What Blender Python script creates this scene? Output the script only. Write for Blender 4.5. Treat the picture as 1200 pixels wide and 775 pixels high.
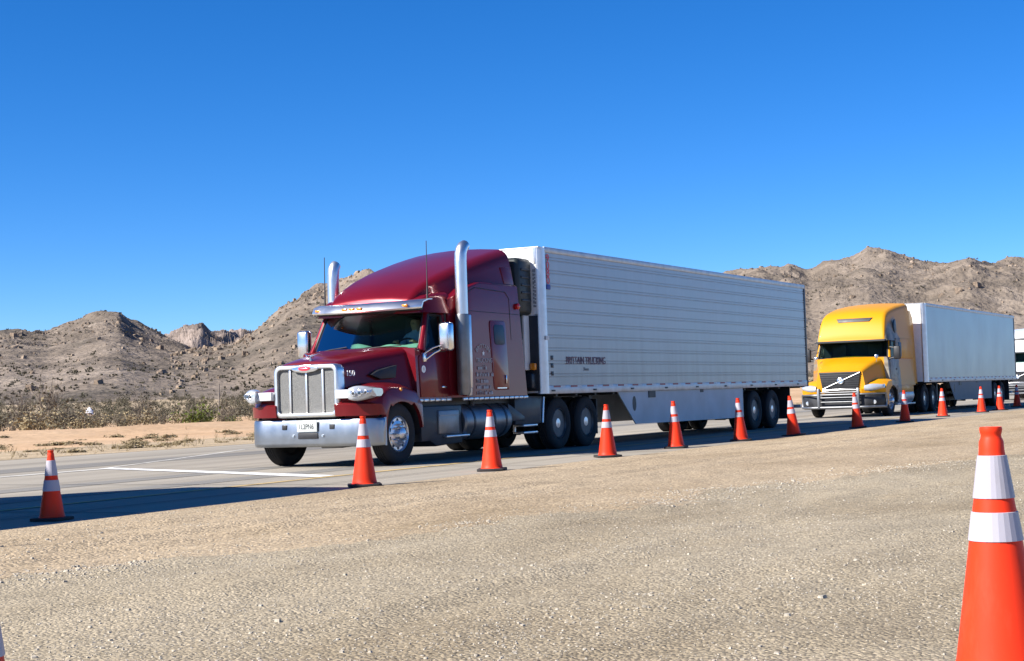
import bpy, bmesh, math, random
import numpy as np
from mathutils import Vector, Matrix, Euler
R_ = math.radians
PI = math.pi
random.seed(7)
for o in list(bpy.data.objects):
    bpy.data.objects.remove(o)
S = bpy.context.scene
C = S.collection

# ------------------------------------------------------------------ camera
cam = bpy.data.cameras.new('camera')
cam.sensor_width = 36.0
cam.lens = 54.0
cam.clip_start = 0.1
cam.clip_end = 12000
camo = bpy.data.objects.new('camera', cam)
C.objects.link(camo)
camo.matrix_world = Matrix(((0.48738164, -0.02158058, -0.87292234, 0),
                            (-0.8725671, -0.04976224, -0.48595306, 0),
                            (-0.03295142, 0.99852792, -0.04308371, 1.10),
                            (0, 0, 0, 1)))
S.camera = camo

# ------------------------------------------------------------------ sky, sun, exposure
SUN_AZ = R_(144)      # counter-clockwise from +X
SUN_EL = R_(37.5)
W = bpy.data.worlds.new('World')
S.world = W
W.use_nodes = True
nt = W.node_tree
sky = nt.nodes.new('ShaderNodeTexSky')
sky.sky_type = 'NISHITA'
sky.sun_disc = False
sky.sun_elevation = SUN_EL
sky.sun_rotation = PI / 2 - SUN_AZ
sky.altitude = 3000
sky.air_density = 1.0
sky.dust_density = 0.0
sky.ozone_density = 8.0
hs = nt.nodes.new('ShaderNodeHueSaturation')
hs.inputs['Saturation'].default_value = 1.2
hs.inputs['Hue'].default_value = 0.505
nt.links.new(sky.outputs[0], hs.inputs['Color'])
bg = nt.nodes['Background']
nt.links.new(hs.outputs[0], bg.inputs['Color'])
bg.inputs['Strength'].default_value = 0.082
sun = bpy.data.lights.new('sun', 'SUN')
sun.energy = 5.0
sun.angle = R_(0.5)
sun.color = (1.0, 0.955, 0.89)
suno = bpy.data.objects.new('sun', sun)
C.objects.link(suno)
sd = Vector((math.cos(SUN_AZ) * math.cos(SUN_EL), math.sin(SUN_AZ) * math.cos(SUN_EL), math.sin(SUN_EL)))
suno.rotation_euler = sd.to_track_quat('Z', 'Y').to_euler()
suno.location = (0, 0, 50)
vs = S.view_settings
vs.view_transform = 'Standard'
vs.look = 'None'
vs.exposure = 1.05
vs.gamma = 1.0
vs.use_curve_mapping = False


# ------------------------------------------------------------------ materials
def newmat(name):
    m = bpy.data.materials.new(name)
    m.use_nodes = True
    return m, m.node_tree, m.node_tree.nodes['Principled BSDF']


def mat(name, col, rough=0.5, metal=0.0, coat=0.0, var=0.12, scale=6.0, bump=0.0, bscale=40.0, spec=0.5):
    m, t, b = newmat(name)
    b.inputs['Metallic'].default_value = metal
    b.inputs['Coat Weight'].default_value = coat
    b.inputs['Coat Roughness'].default_value = 0.05
    b.inputs['Specular IOR Level'].default_value = spec
    tc = t.nodes.new('ShaderNodeTexCoord')
    n = t.nodes.new('ShaderNodeTexNoise')
    n.inputs['Scale'].default_value = scale
    n.inputs['Detail'].default_value = 6
    t.links.new(tc.outputs['Object'], n.inputs['Vector'])
    r = t.nodes.new('ShaderNodeValToRGB')
    r.color_ramp.elements[0].position = 0.3
    r.color_ramp.elements[1].position = 0.7
    r.color_ramp.elements[0].color = (*[c * (1 - var) for c in col], 1)
    r.color_ramp.elements[1].color = (*[min(1, c * (1 + var)) for c in col], 1)
    t.links.new(n.outputs['Fac'], r.inputs['Fac'])
    t.links.new(r.outputs['Color'], b.inputs['Base Color'])
    mr = t.nodes.new('ShaderNodeMapRange')
    mr.inputs['To Min'].default_value = max(0.01, rough * 0.8)
    mr.inputs['To Max'].default_value = min(1, rough * 1.25)
    t.links.new(n.outputs['Fac'], mr.inputs['Value'])
    t.links.new(mr.outputs[0], b.inputs['Roughness'])
    if bump:
        n2 = t.nodes.new('ShaderNodeTexNoise')
        n2.inputs['Scale'].default_value = bscale
        n2.inputs['Detail'].default_value = 5
        t.links.new(tc.outputs['Object'], n2.inputs['Vector'])
        bp = t.nodes.new('ShaderNodeBump')
        bp.inputs['Strength'].default_value = bump
        bp.inputs['Distance'].default_value = 0.02
        t.links.new(n2.outputs['Fac'], bp.inputs['Height'])
        t.links.new(bp.outputs[0], b.inputs['Normal'])
    return m


def glassmat(name, tint, rough=0.02):
    m = bpy.data.materials.new(name)
    m.use_nodes = True
    t = m.node_tree
    t.nodes.clear()
    out = t.nodes.new('ShaderNodeOutputMaterial')
    mix = t.nodes.new('ShaderNodeMixShader')
    tr = t.nodes.new('ShaderNodeBsdfTransparent')
    gl = t.nodes.new('ShaderNodeBsdfGlossy')
    fr = t.nodes.new('ShaderNodeFresnel')
    n = t.nodes.new('ShaderNodeTexNoise')
    n.inputs['Scale'].default_value = 3
    mr = t.nodes.new('ShaderNodeMapRange')
    mr.inputs['To Min'].default_value = rough
    mr.inputs['To Max'].default_value = rough * 3
    t.links.new(n.outputs['Fac'], mr.inputs['Value'])
    t.links.new(mr.outputs[0], gl.inputs['Roughness'])
    tr.inputs['Color'].default_value = (*tint, 1)
    gl.inputs['Color'].default_value = (0.28, 0.32, 0.36, 1)
    fr.inputs['IOR'].default_value = 1.33
    t.links.new(fr.outputs[0], mix.inputs['Fac'])
    t.links.new(tr.outputs[0], mix.inputs[1])
    t.links.new(gl.outputs[0], mix.inputs[2])
    t.links.new(mix.outputs[0], out.inputs['Surface'])
    return m


def paint(name, col, metal=0.3, rough=0.32, coat=0.6):
    """car paint with fine flake and a film of road dust in uneven patches"""
    m = mat(name, col, rough, metal, coat, 0.06, 1.5, spec=0.16)
    t = m.node_tree
    b = t.nodes['Principled BSDF']
    src = b.inputs['Base Color'].links[0].from_socket
    tc = t.nodes.new('ShaderNodeTexCoord')
    n = t.nodes.new('ShaderNodeTexNoise')
    n.inputs['Scale'].default_value = 2.2
    n.inputs['Detail'].default_value = 8
    n.inputs['Roughness'].default_value = 0.65
    t.links.new(tc.outputs['Object'], n.inputs['Vector'])
    sp = t.nodes.new('ShaderNodeSeparateXYZ')
    t.links.new(tc.outputs['Object'], sp.inputs[0])
    h = t.nodes.new('ShaderNodeMapRange')
    h.inputs['From Min'].default_value = 0.6
    h.inputs['From Max'].default_value = 2.0
    h.inputs['To Min'].default_value = 0.12
    h.inputs['To Max'].default_value = 0.015
    t.links.new(sp.outputs['Z'], h.inputs['Value'])
    mu = t.nodes.new('ShaderNodeMath')
    mu.operation = 'MULTIPLY'
    t.links.new(n.outputs['Fac'], mu.inputs[0])
    t.links.new(h.outputs[0], mu.inputs[1])
    mx = t.nodes.new('ShaderNodeMixRGB')
    mx.inputs['Color2'].default_value = (0.26, 0.19, 0.13, 1)
    t.links.new(mu.outputs[0], mx.inputs['Fac'])
    t.links.new(src, mx.inputs['Color1'])
    t.links.new(mx.outputs[0], b.inputs['Base Color'])
    return m


def clamp_ramp(t, fac, stops):
    r = t.nodes.new('ShaderNodeValToRGB')
    e = r.color_ramp.elements
    while len(e) < len(stops):
        e.new(0.5)
    for i, (p, c) in enumerate(stops):
        e[i].position = p
        e[i].color = (*c, 1)
    t.links.new(fac, r.inputs['Fac'])
    return r.outputs['Color']


def groundmat(name, stops, big=0.25, stretch=(1, 1, 1), grain=60.0, grain_amt=0.35, bump=0.4, bdist=0.02, rough=0.95, speck=None):
    m, t, b = newmat(name)
    b.inputs['Roughness'].default_value = rough
    b.inputs['Specular IOR Level'].default_value = 0.15
    tc = t.nodes.new('ShaderNodeTexCoord')
    mp = t.nodes.new('ShaderNodeMapping')
    mp.inputs['Scale'].default_value = stretch
    t.links.new(tc.outputs['Object'], mp.inputs[0])
    n1 = t.nodes.new('ShaderNodeTexNoise')
    n1.inputs['Scale'].default_value = big
    n1.inputs['Detail'].default_value = 9
    n1.inputs['Roughness'].default_value = 0.62
    t.links.new(mp.outputs[0], n1.inputs['Vector'])
    col = clamp_ramp(t, n1.outputs['Fac'], stops)
    n2 = t.nodes.new('ShaderNodeTexNoise')
    n2.inputs['Scale'].default_value = grain
    n2.inputs['Detail'].default_value = 4
    n2.inputs['Roughness'].default_value = 0.7
    t.links.new(tc.outputs['Object'], n2.inputs['Vector'])
    g = t.nodes.new('ShaderNodeMapRange')
    g.inputs['From Min'].default_value = 0.25
    g.inputs['From Max'].default_value = 0.75
    g.inputs['To Min'].default_value = 1 - grain_amt
    g.inputs['To Max'].default_value = 1 + grain_amt
    t.links.new(n2.outputs['Fac'], g.inputs['Value'])
    mx = t.nodes.new('ShaderNodeVectorMath')
    mx.operation = 'MULTIPLY'
    t.links.new(col, mx.inputs[0])
    t.links.new(g.outputs[0], mx.inputs[1])
    colout = mx.outputs[0]
    hsrc = n2.outputs['Fac']
    if speck:
        vo = t.nodes.new('ShaderNodeTexVoronoi')
        vo.inputs['Scale'].default_value = speck
        t.links.new(tc.outputs['Object'], vo.inputs['Vector'])
        vc = t.nodes.new('ShaderNodeSeparateColor')
        t.links.new(vo.outputs['Color'], vc.inputs[0])
        g2 = t.nodes.new('ShaderNodeMapRange')
        g2.inputs['To Min'].default_value = 0.66
        g2.inputs['To Max'].default_value = 1.30
        t.links.new(vc.outputs[0], g2.inputs['Value'])
        m2 = t.nodes.new('ShaderNodeVectorMath')
        m2.operation = 'MULTIPLY'
        t.links.new(colout, m2.inputs[0])
        t.links.new(g2.outputs[0], m2.inputs[1])
        colout = m2.outputs[0]
        ad = t.nodes.new('ShaderNodeMath')
        ad.operation = 'SUBTRACT'
        t.links.new(n2.outputs['Fac'], ad.inputs[0])
        t.links.new(vo.outputs['Distance'], ad.inputs[1])
        hsrc = ad.outputs[0]
    n3 = t.nodes.new('ShaderNodeTexNoise')
    n3.inputs['Scale'].default_value = 0.16
    n3.inputs['Detail'].default_value = 7
    n3.inputs['Roughness'].default_value = 0.7
    n3.inputs['Distortion'].default_value = 0.6
    t.links.new(mp.outputs[0], n3.inputs['Vector'])
    g3 = t.nodes.new('ShaderNodeMapRange')
    g3.inputs['From Min'].default_value = 0.3
    g3.inputs['From Max'].default_value = 0.7
    g3.inputs['To Min'].default_value = 0.84
    g3.inputs['To Max'].default_value = 1.14
    t.links.new(n3.outputs['Fac'], g3.inputs['Value'])
    m3 = t.nodes.new('ShaderNodeVectorMath')
    m3.operation = 'MULTIPLY'
    t.links.new(colout, m3.inputs[0])
    t.links.new(g3.outputs[0], m3.inputs[1])
    colout = m3.outputs[0]
    t.links.new(colout, b.inputs['Base Color'])
    bp = t.nodes.new('ShaderNodeBump')
    bp.inputs['Strength'].default_value = bump
    bp.inputs['Distance'].default_value = bdist
    t.links.new(hsrc, bp.inputs['Height'])
    t.links.new(bp.outputs[0], b.inputs['Normal'])
    return m


M = {}
M['burgundy'] = paint('burgundy paint', (0.155, 0.003, 0.010), 0.28, 0.30, 0.42)
M['yellow'] = paint('yellow paint', (0.60, 0.26, 0.002), 0.0, 0.42, 0.25)
M['white_paint'] = paint('white paint', (0.78, 0.78, 0.78), 0.0, 0.35)
M['chrome'] = mat('chrome', (0.78, 0.78, 0.78), 0.24, 1.0, 0, 0.04, 3)
M['stack'] = mat('polished stack', (0.80, 0.79, 0.77), 0.34, 1.0, 0, 0.05, 3)
M['rim_steel'] = mat('dark wheel rim', (0.10, 0.10, 0.10), 0.5, 0.5, 0, 0.35, 8)  # dark grey with blotchy tone, for the dished rims
M['bumper'] = mat('brushed chrome', (0.33, 0.36, 0.40), 0.36, 1.0, 0, 0.06, 5)
M['alu'] = mat('aluminium', (0.62, 0.63, 0.65), 0.32, 0.9, 0, 0.12, 5)
M['alu_tank'] = mat('dark aluminium', (0.22, 0.225, 0.23), 0.4, 0.8, 0, 0.2, 4)  # darker and rougher than the plain aluminium
M['alu_dull'] = mat('dull aluminium', (0.50, 0.50, 0.50), 0.45, 0.7, 0, 0.18, 4)
M['grille'] = mat('grille mesh', (0.15, 0.15, 0.145), 0.5, 0.5, 0, 0.2, 60, 0.6, 160)
M['black'] = mat('black steel', (0.018, 0.018, 0.02), 0.5, 0, 0, 0.3)
M['tyre'] = mat('tyre rubber', (0.017, 0.016, 0.016), 0.85, 0, 0, 0.35, 9, 0.3, 60)
M['slate'] = mat('slate painted panel', (0.016, 0.021, 0.029), 0.5, 0.0, 0.1, 0.2)
M['amber'] = mat('amber lens', (0.85, 0.28, 0.02), 0.2, 0, 0.5)
M['redlens'] = mat('red lens', (0.55, 0.01, 0.01), 0.2, 0, 0.5)
M['lens'] = mat('headlamp lens', (0.52, 0.54, 0.56), 0.08, 0.35, 1.0, 0.1, 9)
M['white'] = mat('white enamel', (0.78, 0.78, 0.76), 0.4, 0, 0.2, 0.06)
M['offwhite'] = mat('off white panel', (0.66, 0.67, 0.66), 0.5, 0, 0, 0.12, 3)
M['skirt'] = mat('pale trailer skirt', (0.50, 0.51, 0.52), 0.5, 0, 0, 0.14, 1.5)
M['skirt_shaded'] = mat('shade toned trailer skirt', (0.17, 0.175, 0.185), 0.6, 0, 0, 0.2, 1.5)  # darker copy of the skirt, its shade put into the colour
M['lettering'] = mat('silver lettering', (0.42, 0.38, 0.38), 0.5, 0.2)
M['maroonletter'] = mat('maroon lettering', (0.17, 0.09, 0.12), 0.6)
M['redletter'] = mat('red lettering', (0.62, 0.03, 0.06), 0.5)
M['blueletter'] = mat('blue lettering', (0.03, 0.06, 0.30), 0.5)
M['greytext'] = mat('grey lettering', (0.22, 0.23, 0.23), 0.6)
M['dash'] = mat('dashboard', (0.40, 0.43, 0.36), 0.7, 0, 0, 0.15)
M['dash_cover'] = mat('sun bleached dash cover', (0.55, 0.60, 0.48), 0.8, 0, 0, 0.2, 3)
M['cloth'] = mat('seat cloth', (0.05, 0.05, 0.055), 0.9)
M['interior'] = mat('cab lining', (0.035, 0.04, 0.045), 0.8)
M['skin'] = mat('skin', (0.42, 0.23, 0.15), 0.55)
M['shirt'] = mat('pale blue shirt', (0.30, 0.40, 0.58), 0.85)
M['hair'] = mat('dark hair', (0.02, 0.014, 0.01), 0.7)
M['orange'] = mat('cone plastic', (0.80, 0.040, 0.010), 0.5, 0, 0.0, 0.10, 9, spec=0.2)
M['dusty_orange'] = mat('dusty cone plastic', (0.72, 0.075, 0.025), 0.55, 0, 0, 0.16, 9)
M['collar'] = mat('reflective collar', (0.50, 0.48, 0.53), 0.42, 0.25, 0.15, 0.10, 14)
M['cbase'] = mat('cone rubber base', (0.025, 0.022, 0.022), 0.8, 0, 0, 0.3)
M['reefer'] = mat('dark refrigeration unit', (0.012, 0.018, 0.017), 0.5, 0, 0.1, 0.2)
M['tape_red'] = mat('red tape', (0.30, 0.03, 0.04), 0.4)
M['glass'] = glassmat('windscreen glass', (0.42, 0.66, 0.60))
M['glass_side'] = glassmat('side glass', (0.30, 0.36, 0.36))
M['glass_dark'] = mat('tinted sleeper glass', (0.02, 0.05, 0.085), 0.4, 0, 0.0, spec=0.2)
M['plate'] = mat('licence plate', (0.50, 0.52, 0.49), 0.4)
M['bag'] = mat('white plastic', (0.8, 0.8, 0.82), 0.4)
M['wood'] = mat('grey wood', (0.20, 0.17, 0.14), 0.9)

def weathered(name, col, col2, rough):
    m, t, b = newmat(name)
    b.inputs['Roughness'].default_value = rough
    b.inputs['Specular IOR Level'].default_value = 0.2
    tc = t.nodes.new('ShaderNodeTexCoord')
    oi = t.nodes.new('ShaderNodeObjectInfo')
    ad = t.nodes.new('ShaderNodeVectorMath')
    ad.operation = 'ADD'
    sc = t.nodes.new('ShaderNodeVectorMath')
    sc.operation = 'SCALE'
    sc.inputs[0].default_value = (13.0, 7.0, 5.0)
    t.links.new(oi.outputs['Random'], sc.inputs['Scale'])
    t.links.new(tc.outputs['Object'], ad.inputs[0])
    t.links.new(sc.outputs[0], ad.inputs[1])
    mp = t.nodes.new('ShaderNodeMapping')
    mp.inputs['Scale'].default_value = (9, 9, 3)
    t.links.new(ad.outputs[0], mp.inputs[0])
    n = t.nodes.new('ShaderNodeTexNoise')
    n.inputs['Scale'].default_value = 1.0
    n.inputs['Detail'].default_value = 9
    n.inputs['Roughness'].default_value = 0.7
    t.links.new(mp.outputs[0], n.inputs['Vector'])
    mr = t.nodes.new('ShaderNodeMapRange')
    mr.inputs['From Min'].default_value = 0.52
    mr.inputs['From Max'].default_value = 0.78
    mr.inputs['To Max'].default_value = 0.65
    t.links.new(n.outputs['Fac'], mr.inputs['Value'])
    mx = t.nodes.new('ShaderNodeMixRGB')
    mx.inputs['Color1'].default_value = (*col, 1)
    mx.inputs['Color2'].default_value = (*col2, 1)
    t.links.new(mr.outputs[0], mx.inputs['Fac'])
    hv = t.nodes.new('ShaderNodeHueSaturation')
    v = t.nodes.new('ShaderNodeMapRange')
    v.inputs['To Min'].default_value = 0.82
    v.inputs['To Max'].default_value = 1.08
    t.links.new(oi.outputs['Random'], v.inputs['Value'])
    t.links.new(v.outputs[0], hv.inputs['Value'])
    t.links.new(mx.outputs[0], hv.inputs['Color'])
    t.links.new(hv.outputs[0], b.inputs['Base Color'])
    return m


M['orange'] = weathered('cone plastic', (0.80, 0.040, 0.010), (0.55, 0.07, 0.03), 0.5)
M['collar'] = weathered('reflective collar', (0.40, 0.38, 0.425), (0.27, 0.245, 0.235), 0.4)

# ------------------------------------------------------------------ mesh helpers
class B:
    def __init__(s):
        s.v = []
        s.f = []
        s.m = []
        s.mi = 0

    def add(s, vs_, fs):
        k = len(s.v)
        s.v += [tuple(p) for p in vs_]
        for f in fs:
            s.f.append(tuple(i + k for i in f))
            s.m.append(s.mi)
        return s

    def bm(s, b):
        b.verts.index_update()
        return s.add([v.co for v in b.verts], [[v.index for v in f.verts] for f in b.faces])

    def box(s, x0, x1, y0, y1, z0, z1, bev=0.0, fn=None):
        b = bmesh.new()
        bmesh.ops.create_cube(b, size=1)
        for v in b.verts:
            v.co = Vector(((x0 + x1) / 2 + v.co.x * (x1 - x0), (y0 + y1) / 2 + v.co.y * (y1 - y0), (z0 + z1) / 2 + v.co.z * (z1 - z0)))
        if bev:
            bmesh.ops.bevel(b, geom=list(b.edges), offset=bev, segments=2, profile=0.5, affect='EDGES')
        if fn:
            for v in b.verts:
                v.co = Vector(fn(*v.co))
        s.bm(b)
        b.free()
        return s

    def prism(s, poly, axis, a, c, bev=0.0, fn=None, seg=2):
        """extrude a 2-D outline; axis 'x': outline is (y,z); 'y': (x,z); 'z': (x,y)"""
        def P(p, q):
            return {'x': (q, p[0], p[1]), 'y': (p[0], q, p[1]), 'z': (p[0], p[1], q)}[axis]
        b = bmesh.new()
        v0 = [b.verts.new(P(p, a)) for p in poly]
        v1 = [b.verts.new(P(p, c)) for p in poly]
        n = len(poly)
        b.faces.new(v0)
        b.faces.new(v1[::-1])
        for i in range(n):
            b.faces.new((v0[i], v1[i], v1[(i + 1) % n], v0[(i + 1) % n]))
        bmesh.ops.recalc_face_normals(b, faces=list(b.faces))
        if bev:
            rim = [e for e in b.edges if (e.verts[0] in v0 and e.verts[1] in v0) or (e.verts[0] in v1 and e.verts[1] in v1)]
            bmesh.ops.bevel(b, geom=rim, offset=bev, segments=seg, profile=0.5, affect='EDGES')
        if fn:
            for v in b.verts:
                v.co = Vector(fn(*v.co))
        s.bm(b)
        b.free()
        return s

    def tube(s, path, r, n=10, caps=True):
        path = [Vector(p) for p in path]
        rs = r if isinstance(r, (list, tuple)) else [r] * len(path)
        k = len(s.v)
        up = None
        for i, p in enumerate(path):
            t = (path[min(i + 1, len(path) - 1)] - path[max(i - 1, 0)]).normalized()
            if up is None:
                up = Vector((0, 0, 1)) if abs(t.z) < 0.9 else Vector((1, 0, 0))
            a = t.cross(up).normalized()
            c = a.cross(t).normalized()
            up = c
            for j in range(n):
                q = 2 * PI * j / n
                s.v.append(tuple(p + (a * math.cos(q) + c * math.sin(q)) * rs[i]))
        for i in range(len(path) - 1):
            for j in range(n):
                s.f.append((k + i * n + j, k + i * n + (j + 1) % n, k + (i + 1) * n + (j + 1) % n, k + (i + 1) * n + j))
                s.m.append(s.mi)
        if caps:
            s.f.append(tuple(k + j for j in range(n))[::-1])
            s.m.append(s.mi)
            e = k + (len(path) - 1) * n
            s.f.append(tuple(e + j for j in range(n)))
            s.m.append(s.mi)
        return s

    def lathe(s, prof, axis='z', c=(0, 0, 0), n=32):
        """prof: list of (radius, height along axis)"""
        k = len(s.v)
        for r, h in prof:
            for j in range(n):
                q = 2 * PI * j / n
                a, b_ = r * math.cos(q), r * math.sin(q)
                p = {'z': (a, b_, h), 'y': (a, h, b_), 'x': (h, a, b_)}[axis]
                s.v.append((p[0] + c[0], p[1] + c[1], p[2] + c[2]))
        for i in range(len(prof) - 1):
            for j in range(n):
                s.f.append((k + i * n + j, k + i * n + (j + 1) % n, k + (i + 1) * n + (j + 1) % n, k + (i + 1) * n + j))
                s.m.append(s.mi)
        for e in (0, len(prof) - 1):
            if prof[e][0] > 1e-4:
                s.f.append(tuple(k + e * n + j for j in range(n)))
                s.m.append(s.mi)
        return s

    def loft(s, rings, cap0=True, cap1=True, closed=True):
        k = len(s.v)
        n = len(rings[0])
        for r in rings:
            s.v += [tuple(p) for p in r]
        for i in range(len(rings) - 1):
            for j in range(n if closed else n - 1):
                s.f.append((k + i * n + j, k + i * n + (j + 1) % n, k + (i + 1) * n + (j + 1) % n, k + (i + 1) * n + j))
                s.m.append(s.mi)
        if cap0 and closed:
            s.f.append(tuple(k + j for j in range(n))[::-1])
            s.m.append(s.mi)
        if cap1 and closed:
            e = k + (len(rings) - 1) * n
            s.f.append(tuple(e + j for j in range(n)))
            s.m.append(s.mi)
        return s

    def build(s, name, mats, parent=None, loc=None, smooth=38):
        me = bpy.data.meshes.new(name)
        me.from_pydata(s.v, [], s.f)
        if not isinstance(mats, (list, tuple)):
            mats = [mats]
        for m in mats:
            me.materials.append(M[m] if isinstance(m, str) else m)
        me.polygons.foreach_set('material_index', s.m)
        b = bmesh.new()
        b.from_mesh(me)
        bmesh.ops.recalc_face_normals(b, faces=list(b.faces))
        b.to_mesh(me)
        b.free()
        if smooth:
            me.polygons.foreach_set('use_smooth', [True] * len(me.polygons))
            me.set_sharp_from_angle(angle=R_(smooth))
        me.update()
        o = bpy.data.objects.new(name, me)
        C.objects.link(o)
        if parent:
            o.parent = parent
        if loc:
            o.location = loc
        return o


def thing(name, label, cat, loc=(0, 0, 0), rz=0, group=None):
    o = bpy.data.objects.new(name, None)
    o.empty_display_size = 0.3
    C.objects.link(o)
    o.location = loc
    o.rotation_euler = (0, 0, rz)
    return tag(o, label, cat, group)


def tag(o, label, cat, group=None):
    o['label'] = label
    o['category'] = cat
    if group:
        o['group'] = group
    return o


def kind(o, k):
    o['kind'] = k
    return o


def copy_tree(o, parent=None):
    c = o.copy()
    C.objects.link(c)
    if parent:
        c.parent = parent
    for ch in list(o.children):
        copy_tree(ch, c)
    return c


def lettering(name, text, size, origin, xdir, material, parent, depth=0.004, align='LEFT', sx=1.0, curve=None):
    cu = bpy.data.curves.new(name, 'FONT')
    cu.body = text
    cu.size = size
    cu.align_x = align
    cu.extrude = depth / 2
    to = bpy.data.objects.new(name, cu)
    C.objects.link(to)
    dg = bpy.context.evaluated_depsgraph_get()
    me = bpy.data.meshes.new_from_object(to.evaluated_get(dg))
    bpy.data.objects.remove(to)
    xd = Vector(xdir).normalized()
    zd = Vector((0, 0, 1))
    nd = xd.cross(zd)
    og = Vector(origin)
    for v in me.vertices:
        x, y, z = v.co
        x *= sx
        if curve:
            a = x / curve
            x, y = (curve + y) * math.sin(a), (curve + y) * math.cos(a) - curve
        v.co = og + xd * x + zd * y + nd * z
    me.materials.clear()
    me.materials.append(M[material])
    o = bpy.data.objects.new(name, me)
    C.objects.link(o)
    o.parent = parent
    return o


def ring(x, hw0, hw1, z0, z1, r=0.1, crown=0.0, n=4, xf=None, yc=0.0, rb=0.0):
    """cross-section of a body at station x: bottom half-width hw0, top half-width hw1"""
    pts = []
    pts.append((-hw0, z0))
    pts.append((-(hw0 * 0.66 + hw1 * 0.34), z0 + (z1 - r - z0) * 0.34))
    pts.append((-(hw0 * 0.33 + hw1 * 0.67), z0 + (z1 - r - z0) * 0.67))
    for i in range(n + 1):
        a = PI - (PI / 2) * i / n
        pts.append((-(hw1 - r) + r * math.cos(a), z1 - r + r * math.sin(a)))
    for f in (-0.6, -0.2, 0.2, 0.6):
        pts.append((f * (hw1 - r), z1 + crown * (1 - f * f)))
    for i in range(n + 1):
        a = PI / 2 - (PI / 2) * i / n
        pts.append(((hw1 - r) + r * math.cos(a), z1 - r + r * math.sin(a)))
    pts.append(((hw0 * 0.33 + hw1 * 0.67), z0 + (z1 - r - z0) * 0.67))
    pts.append(((hw0 * 0.66 + hw1 * 0.34), z0 + (z1 - r - z0) * 0.34))
    pts.append((hw0, z0))
    return [Vector((x + (xf(y, z) if xf else 0), y + yc, z)) for y, z in pts]


# ------------------------------------------------------------------ numpy noise
def _hash(ix, iy, seed):
    h = (ix * 374761393 + iy * 668265263 + seed * 1442695041) & 0xffffffff
    h = ((h ^ (h >> 13)) * 1274126177) & 0xffffffff
    return ((h ^ (h >> 16)) & 0xffff) / 65535.0


def vnoise(x, y, seed=0):
    ix = np.floor(x).astype(np.int64)
    iy = np.floor(y).astype(np.int64)
    fx, fy = x - ix, y - iy
    fx = fx * fx * (3 - 2 * fx)
    fy = fy * fy * (3 - 2 * fy)
    a = _hash(ix, iy, seed)
    b = _hash(ix + 1, iy, seed)
    c = _hash(ix, iy + 1, seed)
    d = _hash(ix + 1, iy + 1, seed)
    return (a + (b - a) * fx) + ((c + (d - c) * fx) - (a + (b - a) * fx)) * fy


def fbm(x, y, octv=5, seed=0, gain=0.5, ridged=False):
    t = 0
    amp = 1.0
    tot = 0
    for i in range(octv):
        n = vnoise(x * 2 ** i, y * 2 ** i, seed + i * 17)
        if ridged:
            n = 1 - np.abs(2 * n - 1)
        t = t + amp * n
        tot += amp
        amp *= gain
    return t / tot


def gridmesh(name, X, Y, Z, material, smooth=True):
    nr, nc = X.shape
    co = np.stack([X, Y, Z], -1).reshape(-1, 3)
    i = np.arange(nr * nc).reshape(nr, nc)
    q = np.stack([i[:-1, :-1], i[:-1, 1:], i[1:, 1:], i[1:, :-1]], -1).reshape(-1, 4)
    return quadmesh(name, co, q, material, smooth)


def quadmesh(name, co, q, material, smooth=True, midx=None):
    me = bpy.data.meshes.new(name)
    k = q.shape[1]
    me.vertices.add(len(co))
    me.vertices.foreach_set('co', np.asarray(co, dtype=np.float32).ravel())
    me.loops.add(q.size)
    me.loops.foreach_set('vertex_index', q.astype(np.int32).ravel())
    me.polygons.add(len(q))
    me.polygons.foreach_set('loop_start', np.arange(0, q.size, k, dtype=np.int32))
    me.polygons.foreach_set('loop_total', np.full(len(q), k, dtype=np.int32))
    for m in (material if isinstance(material, (list, tuple)) else [material]):
        me.materials.append(m)
    if midx is not None:
        me.polygons.foreach_set('material_index', midx.astype(np.int32))
    me.polygons.foreach_set('use_smooth', np.full(len(q), smooth))
    me.update(calc_edges=True)
    me.validate()
    o = bpy.data.objects.new(name, me)
    C.objects.link(o)
    return o


rng = np.random.default_rng(11)

# ================================================================== THE SETTING
M['desert'] = groundmat('desert sand', [(0.30, (0.342, 0.221, 0.128)), (0.46, (0.446, 0.294, 0.170)), (0.60, (0.494, 0.340, 0.208)), (0.75, (0.380, 0.267, 0.162))],
                        0.09, (1, 1, 1), 3.0, 0.22, 0.5, 0.08)
M['verge'] = groundmat('dry grass verge', [(0.32, (0.25, 0.19, 0.12)), (0.5, (0.40, 0.31, 0.20)), (0.68, (0.46, 0.35, 0.23))],
                       0.5, (0.5, 1, 1), 9.0, 0.35, 0.6, 0.06)
M['gravel'] = groundmat('gravel lot', [(0.30, (0.236, 0.186, 0.120)), (0.45, (0.303, 0.248, 0.168)), (0.58, (0.346, 0.288, 0.201)), (0.74, (0.267, 0.222, 0.154))],
                        0.45, (0.45, 1.0, 1), 32.0, 0.24, 0.8, 0.012, 0.95, 52.0)
M['dirt'] = groundmat('tan graded dirt', [(0.30, (0.284, 0.215, 0.132)), (0.45, (0.355, 0.273, 0.177)), (0.58, (0.396, 0.309, 0.205)), (0.74, (0.300, 0.230, 0.147))],
                        0.5, (0.4, 1.0, 1), 24.0, 0.22, 0.7, 0.014, 0.95, 38.0)
M['road'] = groundmat('worn concrete road', [(0.30, (0.200, 0.175, 0.140)), (0.46, (0.285, 0.254, 0.205)), (0.58, (0.330, 0.293, 0.236)), (0.74, (0.225, 0.199, 0.160))],
                      0.7, (0.07, 1.0, 1), 45.0, 0.16, 0.25, 0.006, 0.85)
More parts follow.
